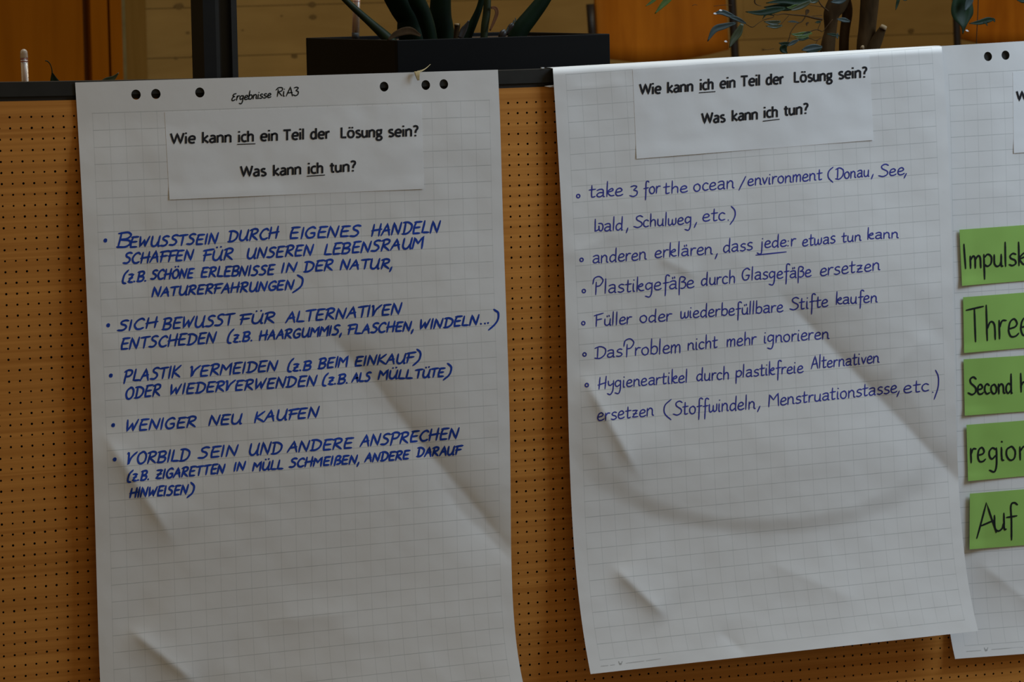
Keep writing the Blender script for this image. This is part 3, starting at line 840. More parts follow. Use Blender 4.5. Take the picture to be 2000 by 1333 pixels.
def ribbon(paths, width, on, lift=0.0004, chisel=0.0, square=False):
    """flat ink ribbons in photograph positions laid on a paper surface"""
    PX = []; Fc = []
    for P in paths:
        P = [np.array(p, float) for p in P]
        P = [p for i, p in enumerate(P) if i == 0 or np.linalg.norm(p - P[i - 1]) > 0.05]
        if len(P) < 2: continue
        n = len(P); b = len(PX); L = []; Rr = []
        for i, p in enumerate(P):
            t = P[min(i + 1, n - 1)] - P[max(i - 1, 0)]; l = np.linalg.norm(t) + 1e-9; t = t / l
            nn = np.array([-t[1], t[0]])
            w = width * 0.5 * (1 + chisel * abs(t[0] * 0.8 + t[1] * 0.6) * 0.8 - chisel * 0.4)
            if (i == 0 or i == n - 1) and not square: w *= 0.72
            L.append(p + nn * w); Rr.append(p - nn * w)
        # rounded ends
        t0 = (P[0] - P[1]); t0 = t0 / (np.linalg.norm(t0) + 1e-9) * width * 0.42
        t1 = (P[-1] - P[-2]); t1 = t1 / (np.linalg.norm(t1) + 1e-9) * width * 0.42
        PX += L + Rr + [L[0] * .7 + Rr[0] * .3 + t0, L[0] * .3 + Rr[0] * .7 + t0, L[-1] * .7 + Rr[-1] * .3 + t1, L[-1] * .3 + Rr[-1] * .7 + t1]
        for i in range(n - 1): Fc.append((b + i, b + i + 1, b + n + i + 1, b + n + i))
        if square: PX = PX[:b + 2 * n]; continue
        Fc.append((b + 2 * n, b, b + n, b + 2 * n + 1)); Fc.append((b + n - 1, b + 2 * n + 2, b + 2 * n + 3, b + 2 * n - 1))
    A = np.array(PX)
    return on(A[:, 0], A[:, 1], lift), Fc


def word_paths(G, text, x0, y0, x1, y1, h, slant=0.10, unit=10.0, jit=0.25, wob=0.06):
    adv = [G[c][0] if c in G else 4 for c in text]
    gap = 0.9 if unit else 0
    tot = sum(adv) + gap * (len(text) - 1)
    last = G[text[-1]][0] if text[-1] in G else 4
    ex = np.array([x1 - x0, y1 - y0]) / tot
    up = np.array([(y1 - y0) / (x1 - x0) * 0 + slant * 0.0, -1.0]) * (h / unit)
    sl = np.array([1.0, 0.0]) * slant * (h / unit)
    out = []; x = 0
    for c, a in zip(text, adv):
        if c in G:
            sy = 1 + wr.uniform(-0.8, 0.8) * wob; oy = wr.uniform(-jit, jit); rx = wr.uniform(-jit, jit)
            for st in G[c][1]:
                out.append([np.array([x0, y0]) + ex * (x + p[0] + rx + wr.uniform(-wob, wob)) + (up + sl) * (p[1] * sy + oy) for p in st])
        x += a + gap
    return out


def dot(x, y, r):
    n = 10
    return [np.array([x + r * 0.5 * math.cos(2 * math.pi * i / n), y + r * 0.5 * math.sin(2 * math.pi * i / n)]) for i in range(n + 1)]


L1 = [
    [('B', 227, 483.8, 254, 483, 29), ('EWUSSTSEIN', 253.5, 483.3, 423.8, 476, 20), ('DURCH', 444.7, 472.7, 542.5, 465.5, 21.5), ('EIGENES', 565.2, 466.8, 702, 461.5, 21), ('HANDELN', 724.8, 461.0, 857, 454.0, 22.5)],
    [('SCHAFFEN', 240, 515.5, 376, 508.5, 21), ('FÜR', 396, 510, 455, 506.5, 21), ('UNSEREN', 481, 506, 610, 498.5, 20.5), ('LEBENSRAUM', 632.4, 498.5, 826, 484.5, 21.5)],
    [('(', 238, 551.5, 248, 551, 20), ('z.B.', 249, 551.8, 286, 549, 20), ('SCHÖNE', 294, 546, 376.5, 543, 18), ('ERLEBNISSE', 392, 542, 534, 537, 19), ('IN', 549.5, 532.5, 578.4, 530, 18), ('DER', 593, 531.5, 650, 527.5, 20), ('NATUR,', 664, 526.5, 768, 524.5, 19)],
    [('NATURERFAHRUNGEN', 296, 580, 572.5, 565.5, 18), (')', 574, 568, 590.5, 567, 23)],
    [('SICH', 230, 647.5, 305.5, 640, 20.5), ('BEWUSST', 317, 644, 454.6, 635, 21.5), ('FÜR', 468.5, 634, 536, 631, 20), ('ALTERNATIVEN', 558, 630.5, 782, 614, 21)],
    [('ENTSCHEDEN', 235, 683.5, 421, 669.5, 21.5), ('(', 443.5, 668, 454, 667.5, 20), ('z.B.', 454.5, 668.5, 493, 666.5, 19), ('HAARGUMMIS,', 506.3, 665, 668, 653.5, 18), ('FLASCHEN,', 679, 653, 809, 646, 18.5), ('WINDELN', 818.5, 644, 933.5, 634.5, 18.5), ('...', 938, 633.5, 956, 632, 18), (')', 955, 640, 971, 637, 27)],
    [('PLASTIK', 241.6, 746.5, 351, 737, 22), ('VERMEIDEN', 371, 737, 541, 724, 20.5), ('(', 560, 724.5, 570, 724, 19), ('z.B', 571, 725.5, 606.5, 722.5, 18), ('BEIM', 622, 721, 678.5, 715.5, 19.5), ('EINKAUF', 692, 715.5, 807, 708.5, 19), (')', 807, 711, 819, 710, 22)],
    [('ODER', 243.5, 780.5, 312.5, 773, 21.5), ('WIEDERVERWENDEN', 331, 771.5, 617, 753.5, 20), ('(', 629, 752, 638.5, 751.5, 19), ('z.B.', 640, 752, 680, 749, 18.5), ('ALS', 687, 747, 722, 745, 17), ('MÜLL', 738, 741.5, 805, 739, 17), ('TÜTE', 810, 739, 867, 735.5, 17), (')', 867.5, 739, 880, 738, 22)],
    [('WENIGER', 245, 843, 382.5, 834, 21), ('NEU', 407, 831, 472, 828, 20), ('KAUFEN', 496, 825.5, 621, 815.5, 20)],
    [('VORBILD', 247.5, 908.5, 370, 900, 22.5), ('SEIN', 387.5, 896.5, 463, 890, 21), ('UND', 485, 889.5, 549, 886, 22.5), ('ANDERE', 561, 884, 688, 876, 20.5), ('ANSPRECHEN', 703, 872.5, 894.5, 857, 21)],
    [('(', 247.5, 940, 257, 939.5, 18), ('z.B.', 258, 940.5, 291, 937, 18.5), ('ZIGARETTEN', 303.5, 936, 438, 924.5, 18), ('IN', 456, 921, 478, 919, 16.5), ('MÜLL', 493, 920, 551.5, 916, 17), ('SCHMEIßEN,', 565, 914, 703, 905.5, 17), ('ANDERE', 712, 903, 798.5, 897, 17), ('DARAUF', 814, 893, 899, 888, 17.5)],
    [('HINWEISEN', 252.5, 973, 365.5, 965.5, 18.5), (')', 366, 969.5, 377, 969, 20)],
]
D1 = {0: (206, 470), 4: (211.5, 635.8), 6: (216.7, 734), 8: (221.2, 831), 9: (224.2, 898)}
for i, line in enumerate(L1):
    P = []
    for w in line: P += word_paths(GA, w[0], *w[1:6], slant=0.16)
    if i in D1: P += [dot(D1[i][0], D1[i][1], 4.2), dot(D1[i][0], D1[i][1], 1.5)]
    v, f = ribbon(P, 3.9, S1.on, 0.0004, 0.35)
    mesh('handwriting', v, f, MAT['blue'], sheet1)
P = word_paths(GB, 'Ergebnisse', 452, 197, 529, 190.5, 8.6, slant=0.15) + word_paths(GB, 'RiA3', 538, 188.5, 583, 187, 9.6, slant=0.1)
v, f = ribbon(P, 2.3, S1.on, 0.0004, 0.2)
tag(mesh('handwriting', v, f, MAT['ink'], sheet1), 'small black pen note in the header')

L2 = [
    [('take', 1150, 386.5, 1217, 382, 15.5), ('3', 1229, 385, 1245, 383.5, 11.5), ('for', 1257, 380, 1289.5, 377, 14), ('the', 1296, 379, 1343, 375, 13), ('ocean', 1354.5, 374.5, 1433.5, 368, 15), ('/', 1443, 370, 1455.5, 369, 12.5),
     ('environment', 1460, 363, 1605.5, 351.5, 13.5), ('(', 1616, 351, 1627, 350.5, 12), ('Donau', 1632, 351, 1697.5, 344.5, 13), (',', 1702, 343.5, 1708, 343, 12), ('See', 1717, 346, 1766, 341, 13.5), (',', 1766, 342, 1774, 341.5, 13)],
    [('Wald', 1160, 453.5, 1217.5, 449, 14.5), (',', 1224, 448.5, 1229, 448, 13), ('Schulweg', 1238.5, 445, 1351, 437.5, 13.5), (',', 1356, 438, 1364, 437, 13), ('etc', 1372, 433, 1416.5, 430.5, 14.5), ('.)', 1421, 431, 1437, 430, 13)],
    [('anderen', 1157, 515, 1263, 507, 14.5), ('erklären', 1278.5, 504, 1392, 496.5, 14.5), (',', 1397, 499, 1404, 498, 14), ('dass', 1412, 494, 1470, 488.5, 14.5), ('jede:r', 1484, 485.5, 1554, 480, 13.5), ('etwas', 1567, 481.5, 1631.5, 475, 13.5), ('tun', 1644, 474, 1682, 470, 12), ('kann', 1694, 468, 1754.5, 465, 12)],
    [('Plastikgefäße', 1158, 575, 1356, 562, 15), ('durch', 1369.5, 558.5, 1436, 553, 14), ('Glasgefäße', 1448, 548, 1584, 541, 14), ('ersetzen', 1601, 539.5, 1718.5, 528, 14.5)],
    [('Füller', 1161, 638, 1234, 632.5, 13.5), ('oder', 1249.5, 631, 1312, 627, 13.5), ('wiederbefüllbare', 1328.5, 622.5, 1529.5, 609.5, 13.5), ('Stifte', 1543.5, 606, 1617.5, 599, 14), ('kaufen', 1632, 595, 1713.5, 590.5, 13)],
    [('Das', 1162, 701, 1216, 696, 14), ('Problem', 1218, 696.5, 1330, 689, 15.5), ('nicht', 1342.5, 684.5, 1401.5, 679, 14), ('mehr', 1419.5, 678, 1477, 672.5, 14), ('ignorieren', 1491.5, 670.5, 1619, 662, 14)],
    [('Hygieneartikel', 1167.5, 760.5, 1343.5, 747, 14), ('durch', 1360.5, 745, 1424.5, 741, 14), ('plastikfreie', 1436.5, 738, 1568.5, 728, 13.5), ('Alternativen', 1584, 721, 1717.5, 708.5, 13.5)],
    [('ersetzen', 1166.5, 823, 1277, 812, 14.5), ('(', 1294, 813, 1310, 812, 16), ('Stoffwindeln', 1316, 812, 1475.5, 798.5, 15), (',', 1480, 797, 1488, 796, 14), ('Menstruationstasse', 1500, 795, 1752, 767, 14), (',', 1752, 768, 1760, 767, 15), ('etc', 1764.5, 768.5, 1814, 764.5, 14.5), ('.)', 1820, 768, 1833, 766, 21)],
]
D2 = {0: (1129.5, 383.2), 2: (1136, 507.8), 3: (1140.4, 568.8), 4: (1139.4, 631.7), 5: (1141.8, 692.8), 6: (1146.2, 752.6)}
for i, line in enumerate(L2):
    P = []
    for w in line: P += word_paths(GB, w[0], *w[1:6], slant=0.03)
    if i in D2:
        cx, cy = D2[i]; P.append([np.array([cx + 3.2 * math.cos(q / 14 * 6.8), cy + 3.4 * math.sin(q / 14 * 6.8)]) for q in range(15)])
    if i == 2: P.append([np.array([1476.7 + 58.8 * t, 498.6 - 6.3 * t]) for t in (0, .33, .66, 1)])
    v, f = ribbon(P, 2.55, S2.on, 0.0004, 0.15)
    mesh('handwriting', v, f, MAT['violet'], sheet2)

CT = [
    [('Impulsk', 1882, 525, 2006, 517.5, 24)], [('Three', 1890, 669.5, 2014, 655, 36)], [('Second', 1892, 771.5, 1978, 768.5, 19), ('h', 1993, 766, 2006, 765, 19)],
    [('re', 1895, 904, 1925, 902.5, 27), ('g', 1931, 901, 1950, 900, 25), ('io', 1954, 900.5, 1986, 899, 26), ('n', 1991, 899, 2012, 897, 26)],
    [('A', 1906, 1052, 1946, 1040, 35), ('u', 1941, 1041, 1966, 1035, 32), ('f', 1965, 1034, 1985, 1033, 27)]]
for (co, on), ws in zip(cards, CT):
    P = []
    for w in ws: P += word_paths(GB, w[0], *w[1:6], slant=-0.03, jit=0.1)
    v, f = ribbon(P, 3.5, on, 0.0006, 0.2)
    mesh('handwriting', v, f, MAT['ink'], co)


# ------------------------------------------------------------------ printed headings
def printed(words, unders, on, parent, cap=21.0):
    """machine set heading: bold sans letters, a line of words is one part, each underline another"""
    for line in words:
        P = []
        for t, x0, y0, x1, y1 in line:
            P += word_paths(GC, t, x0 + 1.2, y0, x1 - 1.2, y1, cap / 1.33, slant=0.0, jit=0.0, wob=0.0)
        v, f = ribbon(P, 3.9, on, 0.0006, 0.0, square=True)
        mesh('printed_text', v, f, MAT['print'], parent)
    for a, b, c, d in unders:
        v, f = ribbon([[np.array([a + (c - a) * t, b + (d - b) * t]) for t in (0, .5, 1)]], 1.7, on, 0.0006, square=True)
        mesh('underline', v, f, MAT['print'], parent)


printed([[('Wie', 332, 281.8, 383.2, 280), ('kann', 393.5, 279.5, 453.5, 278.3), ('ich', 464, 278, 497, 276.5), ('ein', 507.3, 276, 544, 275), ('Teil', 552.6, 274.5, 595.2, 272.5), ('der', 604.9, 272.3, 645, 271),
         ('Lösung', 664.2, 270, 748, 268), ('sein?', 756.8, 267.8, 817.5, 266.3),
         ], [('Was', 468.8, 345.8, 521, 344), ('kann', 532.2, 343.8, 589.5, 340.6), ('ich', 600.2, 340, 632.4, 338.5), ('tun?', 642.6, 337.5, 695.6, 335)]],
        [(463.4, 282.2, 499, 281), (599.6, 344.4, 634.8, 342)], on_s1, strip1, 20.5)
printed([[('Wie', 1248.4, 185.2, 1292.5, 183), ('kann', 1302.2, 181.8, 1355.2, 178.5), ('ich', 1366, 176.5, 1394.8, 174.5), ('ein', 1404.9, 173.3, 1437.6, 171), ('Teil', 1446, 169.2, 1485.8, 167), ('der', 1494.9, 166.2, 1531.6, 164),
         ('Lösung', 1549.6, 161.5, 1627, 157.5), ('sein?', 1636, 154.9, 1694, 151.5),
         ], [('Was', 1369.6, 242.3, 1417.5, 238.7), ('kann', 1428.3, 236.8, 1481.3, 233.3), ('ich', 1490.6, 230.5, 1520.3, 228.8), ('tun?', 1529.6, 226.4, 1579.2, 222.3)]],
        [(1365.4, 181.2, 1397.4, 179), (1490, 236.8, 1522.8, 233)], on_s2, strip2, 20.5)
printed([[('Wie', 1984.4, 197.8, 2026, 194.8)]], [], on_s3, strip3, 19.0)

# small grey maker's marks at the foot of two sheets
def foot_mark(S, parent, cx, cy, lines):
    P = [[np.array([cx - 3.2, cy - 3.4]), np.array([cx - 1.4, cy + 2.4]), np.array([cx, cy - 0.6]), np.array([cx + 1.4, cy + 2.4]), np.array([cx + 3.4, cy - 3.6])],
         [np.array([cx - 0.2, cy + 0.4]), np.array([cx - 0.2, cy + 3.2])]]
    v, f = ribbon(P, 1.6, S.on, 0.0004)
    mesh('foot_mark', v, f, MAT['pale_print'], parent)
    P = [[np.array([a + (c - a) * t, b + (d - b) * t]) for t in (0, .5, 1)] for a, b, c, d in lines]
    v, f = ribbon(P, 1.3, S.on, 0.0004)
    mesh('foot_print', v, f, MAT['foot'], parent)


MAT['foot'] = flat('very_pale_print_ink', (0.60, 0.61, 0.61), 0.7, 0.1)
foot_mark(S2, sheet2, 1211.8, 1296.2, [(1174, 1301.8, 1188, 1300.3), (1192, 1299.8, 1201, 1298.8), (1223, 1296, 1258, 1291.5), (1262, 1291.3, 1290, 1287)])
foot_mark(S3, sheet3, 1926, 1269.5, [(1888, 1273, 1916, 1271), (1937, 1269, 1998, 1264.5)])

# scrap of clear tape at the corner of the folded sheet and a withered leaf over the left sheet
v = [at(x, y, -0.0035 - 0.0004 * i) for i, (x, y) in enumerate([(1063, 168.4), (1078, 166.4), (1084, 165.8), (1081.5, 170.6), (1074, 170.4)])]
tag(mesh('tape_scrap', v + [Vector(p) + Vector((0, 0.001, 0)) for p in v], [(0, 4, 3, 2, 1), (5, 6, 7, 8, 9)] + [(i, (i + 1) % 5, 5 + (i + 1) % 5, 5 + i) for i in range(5)], MAT['tape']),
    'tiny scrap of clear tape beside the top left corner of the folded sheet', 'tape')
tag(box('staple', tuple(float(q) for q in (at(1056, 133, 0)[0], at(1061, 133, 0)[0], -0.004, 0.0, at(1058, 133.6, 0)[2], at(1058, 131.6, 0)[2])), MAT['tape']),
    'tiny white scrap on top of the dark rail between two sheets', 'scrap')


def blade(name, pts, widths, y, mat, parent=None, keel=0.25, surf=None, twist=0.0):
    """leaf along photograph positions; widths in pixels, keel = fold depth relative to width"""
    S = catmull([(p[0], p[1], (p[2] if len(p) > 2 else y), w) for p, w in zip(pts, widths)], 5)
    V = []; n = len(S)
    for i, s in enumerate(S):
        t = np.array(S[min(i + 1, n - 1)][:2]) - np.array(S[max(i - 1, 0)][:2]); t /= np.linalg.norm(t) + 1e-9
        nn = np.array([-t[1], t[0]]); w = max(0.15, s[3]) / 2; sc = dist_scale(s[2])
        for k_, dd in ((-1, 0), (-0.5, -keel * 0.7), (0, -keel), (0.5, -keel * 0.7), (1, 0)):
            V.append(at(s[0] + nn[0] * w * k_, s[1] + nn[1] * w * k_, s[2] - dd * w * sc + twist * k_ * w * sc))
    Fc = [(i * 5 + k_, i * 5 + k_ + 1, (i + 1) * 5 + k_ + 1, (i + 1) * 5 + k_) for i in range(n - 1) for k_ in range(4)]
    o = mesh(name, V, Fc, mat, parent, True)
    md = o.modifiers.new('leaf_thickness', 'SOLIDIFY'); md.thickness = 0.0004
    return o


wl = thing('withered_leaf', tuple(at(816, 140, -0.01)), 'withered straw coloured leaf lying over the top edge of the left sheet', 'leaf')
blade('leaf_blade', [(841, 125.5, 0.05), (832, 133.5, 0.03), (824, 138, 0.0), (815, 141, -0.006)], [0.6, 1.6, 3.0, 5], 0, MAT['straw'], wl, 0.1)
blade('leaf_tip', [(815, 139.5, -0.009), (815.5, 147, -0.0115), (817.5, 157, -0.0125)], [12, 8.5, 4], 0, MAT['straw'], wl, 0.1)

# ================================================================== SQUARE PLANTER
PFY = 0.13                                          # its front face
pf = at(np.array([775., 1191.]), np.array([78., 66.5]), PFY)
ax, bx = float(pf[0, 0]), float(pf[1, 0]); ztop = float(pf[:, 2].mean())
pb = None
lo, hi = PFY, PFY + 1.0                             # depth where the back left corner meets px 597
for _ in range(40):
    mid = (lo + hi) / 2
    q = at(597., 76., mid)
    if q[0] < ax: lo = mid
    else: hi = mid
# at() is linear in depth; walk the left end face back until it is seen at px 597
def seen(p):
    c = R0 @ (np.array([p[0], Z0 - p[2], p[1]]) - C0); return 1000 + F0 * c[0] / c[2], 666.5 + F0 * c[1] / c[2]
lo, hi = PFY + 0.02, PFY + 0.9
for _ in range(40):
    mid = (lo + hi) / 2
    if seen((ax, mid, ztop))[0] > 597: lo = mid
    else: hi = mid
PBY = lo
print('planter', ax, bx, PFY, PBY, ztop, seen((ax, PBY, ztop)), seen((bx, PBY, ztop)))
pl = thing('box_planter', ((ax + bx) / 2, (PFY + PBY) / 2, SOIL), 'black box planter with thick green stalks standing behind the rail', 'planter')
wt = 0.006
for nm, b in (('front_panel', (ax, bx, PFY, PFY + wt, SOIL, ztop)), ('back_panel', (ax, bx, PBY - wt, PBY, SOIL, ztop)),
              ('end_panel', (ax, ax + wt, PFY + wt, PBY - wt, SOIL, ztop)), ('end_panel', (bx - wt, bx, PFY + wt, PBY - wt, SOIL, ztop))):
    box(nm, b, MAT['pot'], pl, 0.0012)
PSZ = ztop - 0.006
tag(box('clay_granules', (ax + wt, bx - wt, PFY + wt, PBY - wt, SOIL + 0.01, PSZ), MAT['soil'], pl), kind='stuff')

ym = (PFY + PBY) / 2
plant = thing('stalked_plant', tuple(at(850, 80, ym)), 'dark green plant with thick upright stalks growing in the black box planter', 'plant')
px_tube('stalk', [(768, 84), (752, 70), (722, 43), (677, 2), (640, -38), (600, -110)], ym - 0.02, [10, 10.5, 8, 6.2, 4.5, 1.5], MAT['stem_light'], plant)
px_tube('stalk', [(812, 84), (802, 60), (800, 36), (784, 10), (764, -30), (730, -130), (715, -190)], ym, [31, 27, 26, 26, 24, 13, 2], MAT['stem'], plant, 14)
px_tube('stalk', [(842, 84), (836, 55), (826, 25), (812, -5), (796, -60), (790, -150)], ym - 0.04, [14, 15, 16, 17, 12, 2], MAT['stem'], plant, 12)
px_tube('stalk', [(868, 84), (862, 50), (860, 20), (864, -60), (872, -200)], ym + 0.02, [24, 24, 22, 17, 2], MAT['stem'], plant, 12)
px_tube('stalk', [(908, 80), (917, 60), (934, 22), (942, -6), (956, -60), (962, -120)], ym - 0.03, [11.5, 10, 7, 6, 4, 1], MAT['stem'], plant)
px_tube('stalk', [(945, 78), (947, 50), (951, 20), (954, -50), (960, -150)], ym - 0.05, [7.5, 8, 8, 6, 1], MAT['stem_light'], plant)
px_tube('stalk', [(1006, 80), (1018, 56), (1040, 28), (1064, -4), (1100, -60), (1130, -140)], ym, [18, 18, 16.5, 14, 8, 1], MAT['stem'], plant, 12)
st = px_tube('cut_stub', [(890, 82), (891, 66), (893, 52), (892.5, 47)], ym - 0.03, [5, 5.2, 6, 6.4], MAT['bark'], plant)
px_tube('cut_face', [(892.3, 49.5, ym - 0.036), (892.3, 45.8, ym - 0.036)], 0, [5.2, 4.6], MAT['cut'], st)
blade('dry_leaf', [(959, 15), (968, 16), (970.5, 26), (965, 42), (957, 60)], [4, 7, 7, 6, 3], ym - 0.06, MAT['dry'], plant)
blade('sheath', [(757, 79), (775, 66), (800, 60), (822, 70)], [2, 12, 15, 4], PFY + 0.03, MAT['twig'], plant)
blade('dead_tip', [(899, 75), (905, 60), (911, 50), (916, 40)], [11, 13, 8, 2], ym - 0.05, MAT['tube'], plant)
px_tube('bud', [(976, 78), (980, 70), (984, 63), (986, 58)], ym - 0.05, [4, 7.5, 7, 3], MAT['tube'], plant)
px_tube('bud', [(989, 66), (995, 55), (1000, 49), (1003, 45)], ym - 0.04, [3, 5, 5, 2], MAT['tube'], plant)
for x, y, a in ((1003, 44, 0.4), (1007, 40, -0.2), (991, 59, 0.9)):
    blade('pale_husk', [(x - 3, y + 4), (x, y), (x + 2 * a, y - 6)], [0.8, 2.4, 0.6], ym - 0.06, MAT['leaf_blue'], plant)

# water level gauges
def gauge(name, label, x, ytop, ybot, xb, y, r, colour, cap_top, bottom_z):
    top = Vector(at(x, ytop, y)); bot = Vector(at(xb, ybot, y)); s = dist_scale(y)
    dirn = (top - bot).normalized()
    foot = bot + dirn * ((bottom_z - bot.z) / dirn.z)
    g = thing(name, tuple(foot), label, 'water gauge')
    v, f = tubegeo([foot, top], r * s, 14)
    mesh('clear_tube', v, f, MAT['glass'], g, True)
    for q in (-0.86, 0.25, 0.86):
        off = Vector((q * r * s, -0.6 * r * s * (1 if abs(q) < 0.5 else 0.6), 0))
        v, f = tubegeo([foot + off, top + off], 0.00055 if abs(q) > .5 else 0.0009, 6)
        mesh('marking_line', v, f, colour, g, True)
    if cap_top:
        v, f = tubegeo([top - dirn * 12 * s, top - dirn * 10 * s, top - dirn * 4 * s, top, top + dirn * 3 * s, top + dirn * 5 * s], [r * s * 1.12, r * s * 1.12, r * s * 1.05, r * s, r * s * 0.75, r * s * 0.25], 14)
        mesh('dome_cap', v, f, MAT['cap'], g, True)
        for q, c in ((12.5, MAT['red']), (17.0, MAT['red'])):
            v, f = tubegeo([top - dirn * q * s, top - dirn * (q + 1.6) * s], r * s * 1.16, 14)
            mesh('red_ring', v, f, c, g, True)
    else:
        v, f = tubegeo([foot, at(694.6, 64, y)], r * s * 1.02, 14)
        mesh('black_collar', v, f, MAT['black'], g, True)
        v, f = tubegeo([at(696.4, 3.2, y), at(696.4, 2.0, y)], r * s * 1.05, 14)
        mesh('red_ring', v, f, MAT['red'], g, True)
    return g


gauge('water_level_gauge', 'clear water gauge tube with red lines in the black box planter', 697, -30, 70, 694.5, ym + 0.08, 7.2, MAT['red'], False, PSZ)
gauge('water_level_gauge', 'pale domed water gauge with red ring behind the rail, far left', 46.5, 101, 158, 49, 0.20, 6.6, MAT['cap'], True, SOIL)

# small plant at the far left with a curled leaf
cp = thing('small_leaf_plant', tuple(at(118, 190, 0.2)), 'small plant with one dark leaf and curled tip behind the rail, left', 'plant')
blade('leaf', [(126, 196), (112, 172), (106, 158), (102, 142)], [22, 25, 16, 2], 0.2, MAT['leaf'], cp)
px_tube('curled_tip', [(102, 144), (101, 134), (97, 124), (92, 119.5), (88, 119)], 0.2, [1.4, 1.0, 1.0, 1.1, 0.8], MAT['leaf'], cp, 8)
blade('leaf', [(192, 178), (205, 160), (222, 152), (232, 142)], [14, 13, 8, 1], 0.26, MAT['leaf_olive'], cp)
px_tube('stem', [(126, 214), (126, 196)], 0.2, [2.5, 2.5], MAT['stem_light'], cp, 8)
px_tube('stem', [(128, 214, 0.2), (160, 198, 0.23), (192, 178, 0.26)], 0.2, [2, 2, 2], MAT['stem_light'], cp, 8)

# ================================================================== WEEPING FIG
FY = 0.36
fig = thing('weeping_fig', tuple(at(1660, 160, FY)), 'weeping fig with grey brown trunks and sparse leaves behind the right sheets', 'plant')
def zpx(x, yy, z):
    """photograph row at which height z is seen in column x on plane yy"""
    a, b = at(x, 0., yy)[2], at(x, 200., yy)[2]; return 200 * (z - a) / (b - a)
yb = zpx(1640, FY, SOIL)
px_tube('trunk', [(1606, yb), (1616, 100), (1622, 60), (1624, 28), (1636, 6), (1650, -25)], FY, [17, 15.5, 13, 17, 21, 18], MAT['bark'], fig, 14)
px_tube('trunk', [(1648, yb), (1648, 100), (1650, 60), (1655, 25), (1652, 2), (1640, -25)], FY + 0.01, [11, 10.5, 10.5, 11, 11, 12], MAT['bark'], fig, 14)
t3_ = px_tube('trunk', [(1694, yb), (1691, 100), (1694, 55), (1698, 10), (1700, -25)], FY - 0.02, [25, 20, 18.5, 19.5, 20], MAT['bark'], fig, 16)
px_tube('branch_stub', [(1700, 104, FY - 0.03), (1712, 80, FY - 0.035), (1722, 60, FY - 0.04), (1724, 56, FY - 0.04)], 0, [15, 12.5, 8.5, 8], MAT['bark'], t3_, 12)
px_tube('cut_end', [(1724, 57, FY - 0.045), (1727, 50, FY - 0.045)], 0, [7.5, 6.5], MAT['cut'], t3_, 12)
px_tube('cut_knot', [(1684, 95, FY - 0.05), (1684.5, 91, FY - 0.055)], 0, [5, 3.5], MAT['cut'], t3_, 10)
TW = [
    ([(1606, 38), (1590, 35), (1573, 31), (1549, 29), (1530, 27), (1516, 29), (1505, 22)], [2.6, 2.4, 1.8, 1.3, 1, .8, .5]),
    ([(1618, 22), (1604, 10), (1596, -4)], [1.6, 1.4, 1.2]), ([(1608, 14), (1590, 11), (1574, 9)], [.8, .6, .5]),
    ([(1573, 33), (1566, 42), (1556, 47), (1545, 62), (1541, 76), (1534, 92)], [1.3, 1.3, 1, 1, 1, .8]),
    ([(1606, 62), (1596, 58), (1584, 61), (1576, 68), (1566, 70)], [1, .9, 1, .9, .6]),
    ([(1604, 74), (1594, 79), (1584, 76), (1574, 73)], [.8, .8, .7, .5]), ([(1597, 78), (1592, 88), (1586, 93)], [.6, .5, .4]),
    ([(1512, 30), (1509, 34), (1497, 37), (1489, 40)], [.7, .8, .9, .6]), ([(1489, 40), (1480, 46), (1470, 53), (1460, 49), (1455, 45)], [.5, .6, .9, .7, .6]),
    ([(1541, 30), (1530, 42), (1520, 52), (1510, 55)], [.7, .6, .5, .4]), ([(1475, -6), (1474, 4), (1478, 9), (1487, 12)], [1.5, 1.5, 1, .5]),
    ([(1441, 44), (1436, 46), (1432, 48)], [.7, .6, .5]), ([(1600, 42), (1602, 46), (1598, 55), (1598, 60)], [.7, .8, .7, .6]),
    ([(1626, 38), (1618, 48), (1607, 62)], [.6, .6, .6]), ([(1512, 95), (1500, 97), (1490, 97)], [.5, .4, .8]), ([(1606, 30), (1590, 31), (1584, 32)], [.7, .6, .5]),
]
# upper part of the fig, above the picture
crown = random.Random(5)
for a0, a1, r0 in (((1650, -25), (1690, -210), 9), ((1640, -25), (1560, -190), 6), ((1700, -25), (1745, -230), 9)):
    px_tube('trunk', [a0, ((a0[0] + a1[0]) / 2 + 8, (a0[1] + a1[1]) / 2), a1], FY, [r0 * 2, r0 * 1.5, r0], MAT['bark'], fig, 12)
TW += [([(1600, -110), (1480, -75), (1360, -50), (1320, -14)], [3, 2, 1.5, 1]), ([(1500, -80), (1492, -40), (1475, -6)], [1.5, 1.5, 1.4]), ([(1350, -48), (1300, -40), (1292, -14)], [1, .9, .7]),
       ([(1700, -120), (1740, -70), (1757, -14)], [3, 2, 1]), ([(1745, -60), (1770, -30), (1776, -6)], [1, .9, .7]), ([(1730, -180), (1830, -120), (1911, -30)], [4, 2.5, 1.5]),
       ([(1860, -90), (1950, -70), (2016, -10)], [2, 1.5, 1]), ([(1905, -45), (1893, -34), (1886, -16)], [1.2, 1, .9]), ([(1600, -110), (1596, -50), (1596, -4)], [2, 1.6, 1.2])]
for q in range(70):
    x, y = crown.uniform(1330, 1990), crown.uniform(-270, -60); L_ = crown.uniform(35, 60); a_ = crown.uniform(0.3, 2.8)
    yy = FY + crown.uniform(-0.18, 0.18)
    blade('leaf', [(x, y, yy), (x + math.cos(a_) * L_ * 0.5, y + math.sin(a_) * L_ * 0.5, yy), (x + math.cos(a_) * L_, y + math.sin(a_) * L_, yy - 0.01)], [4, 15, 1], yy, MAT['leaf'], fig, 0.3)
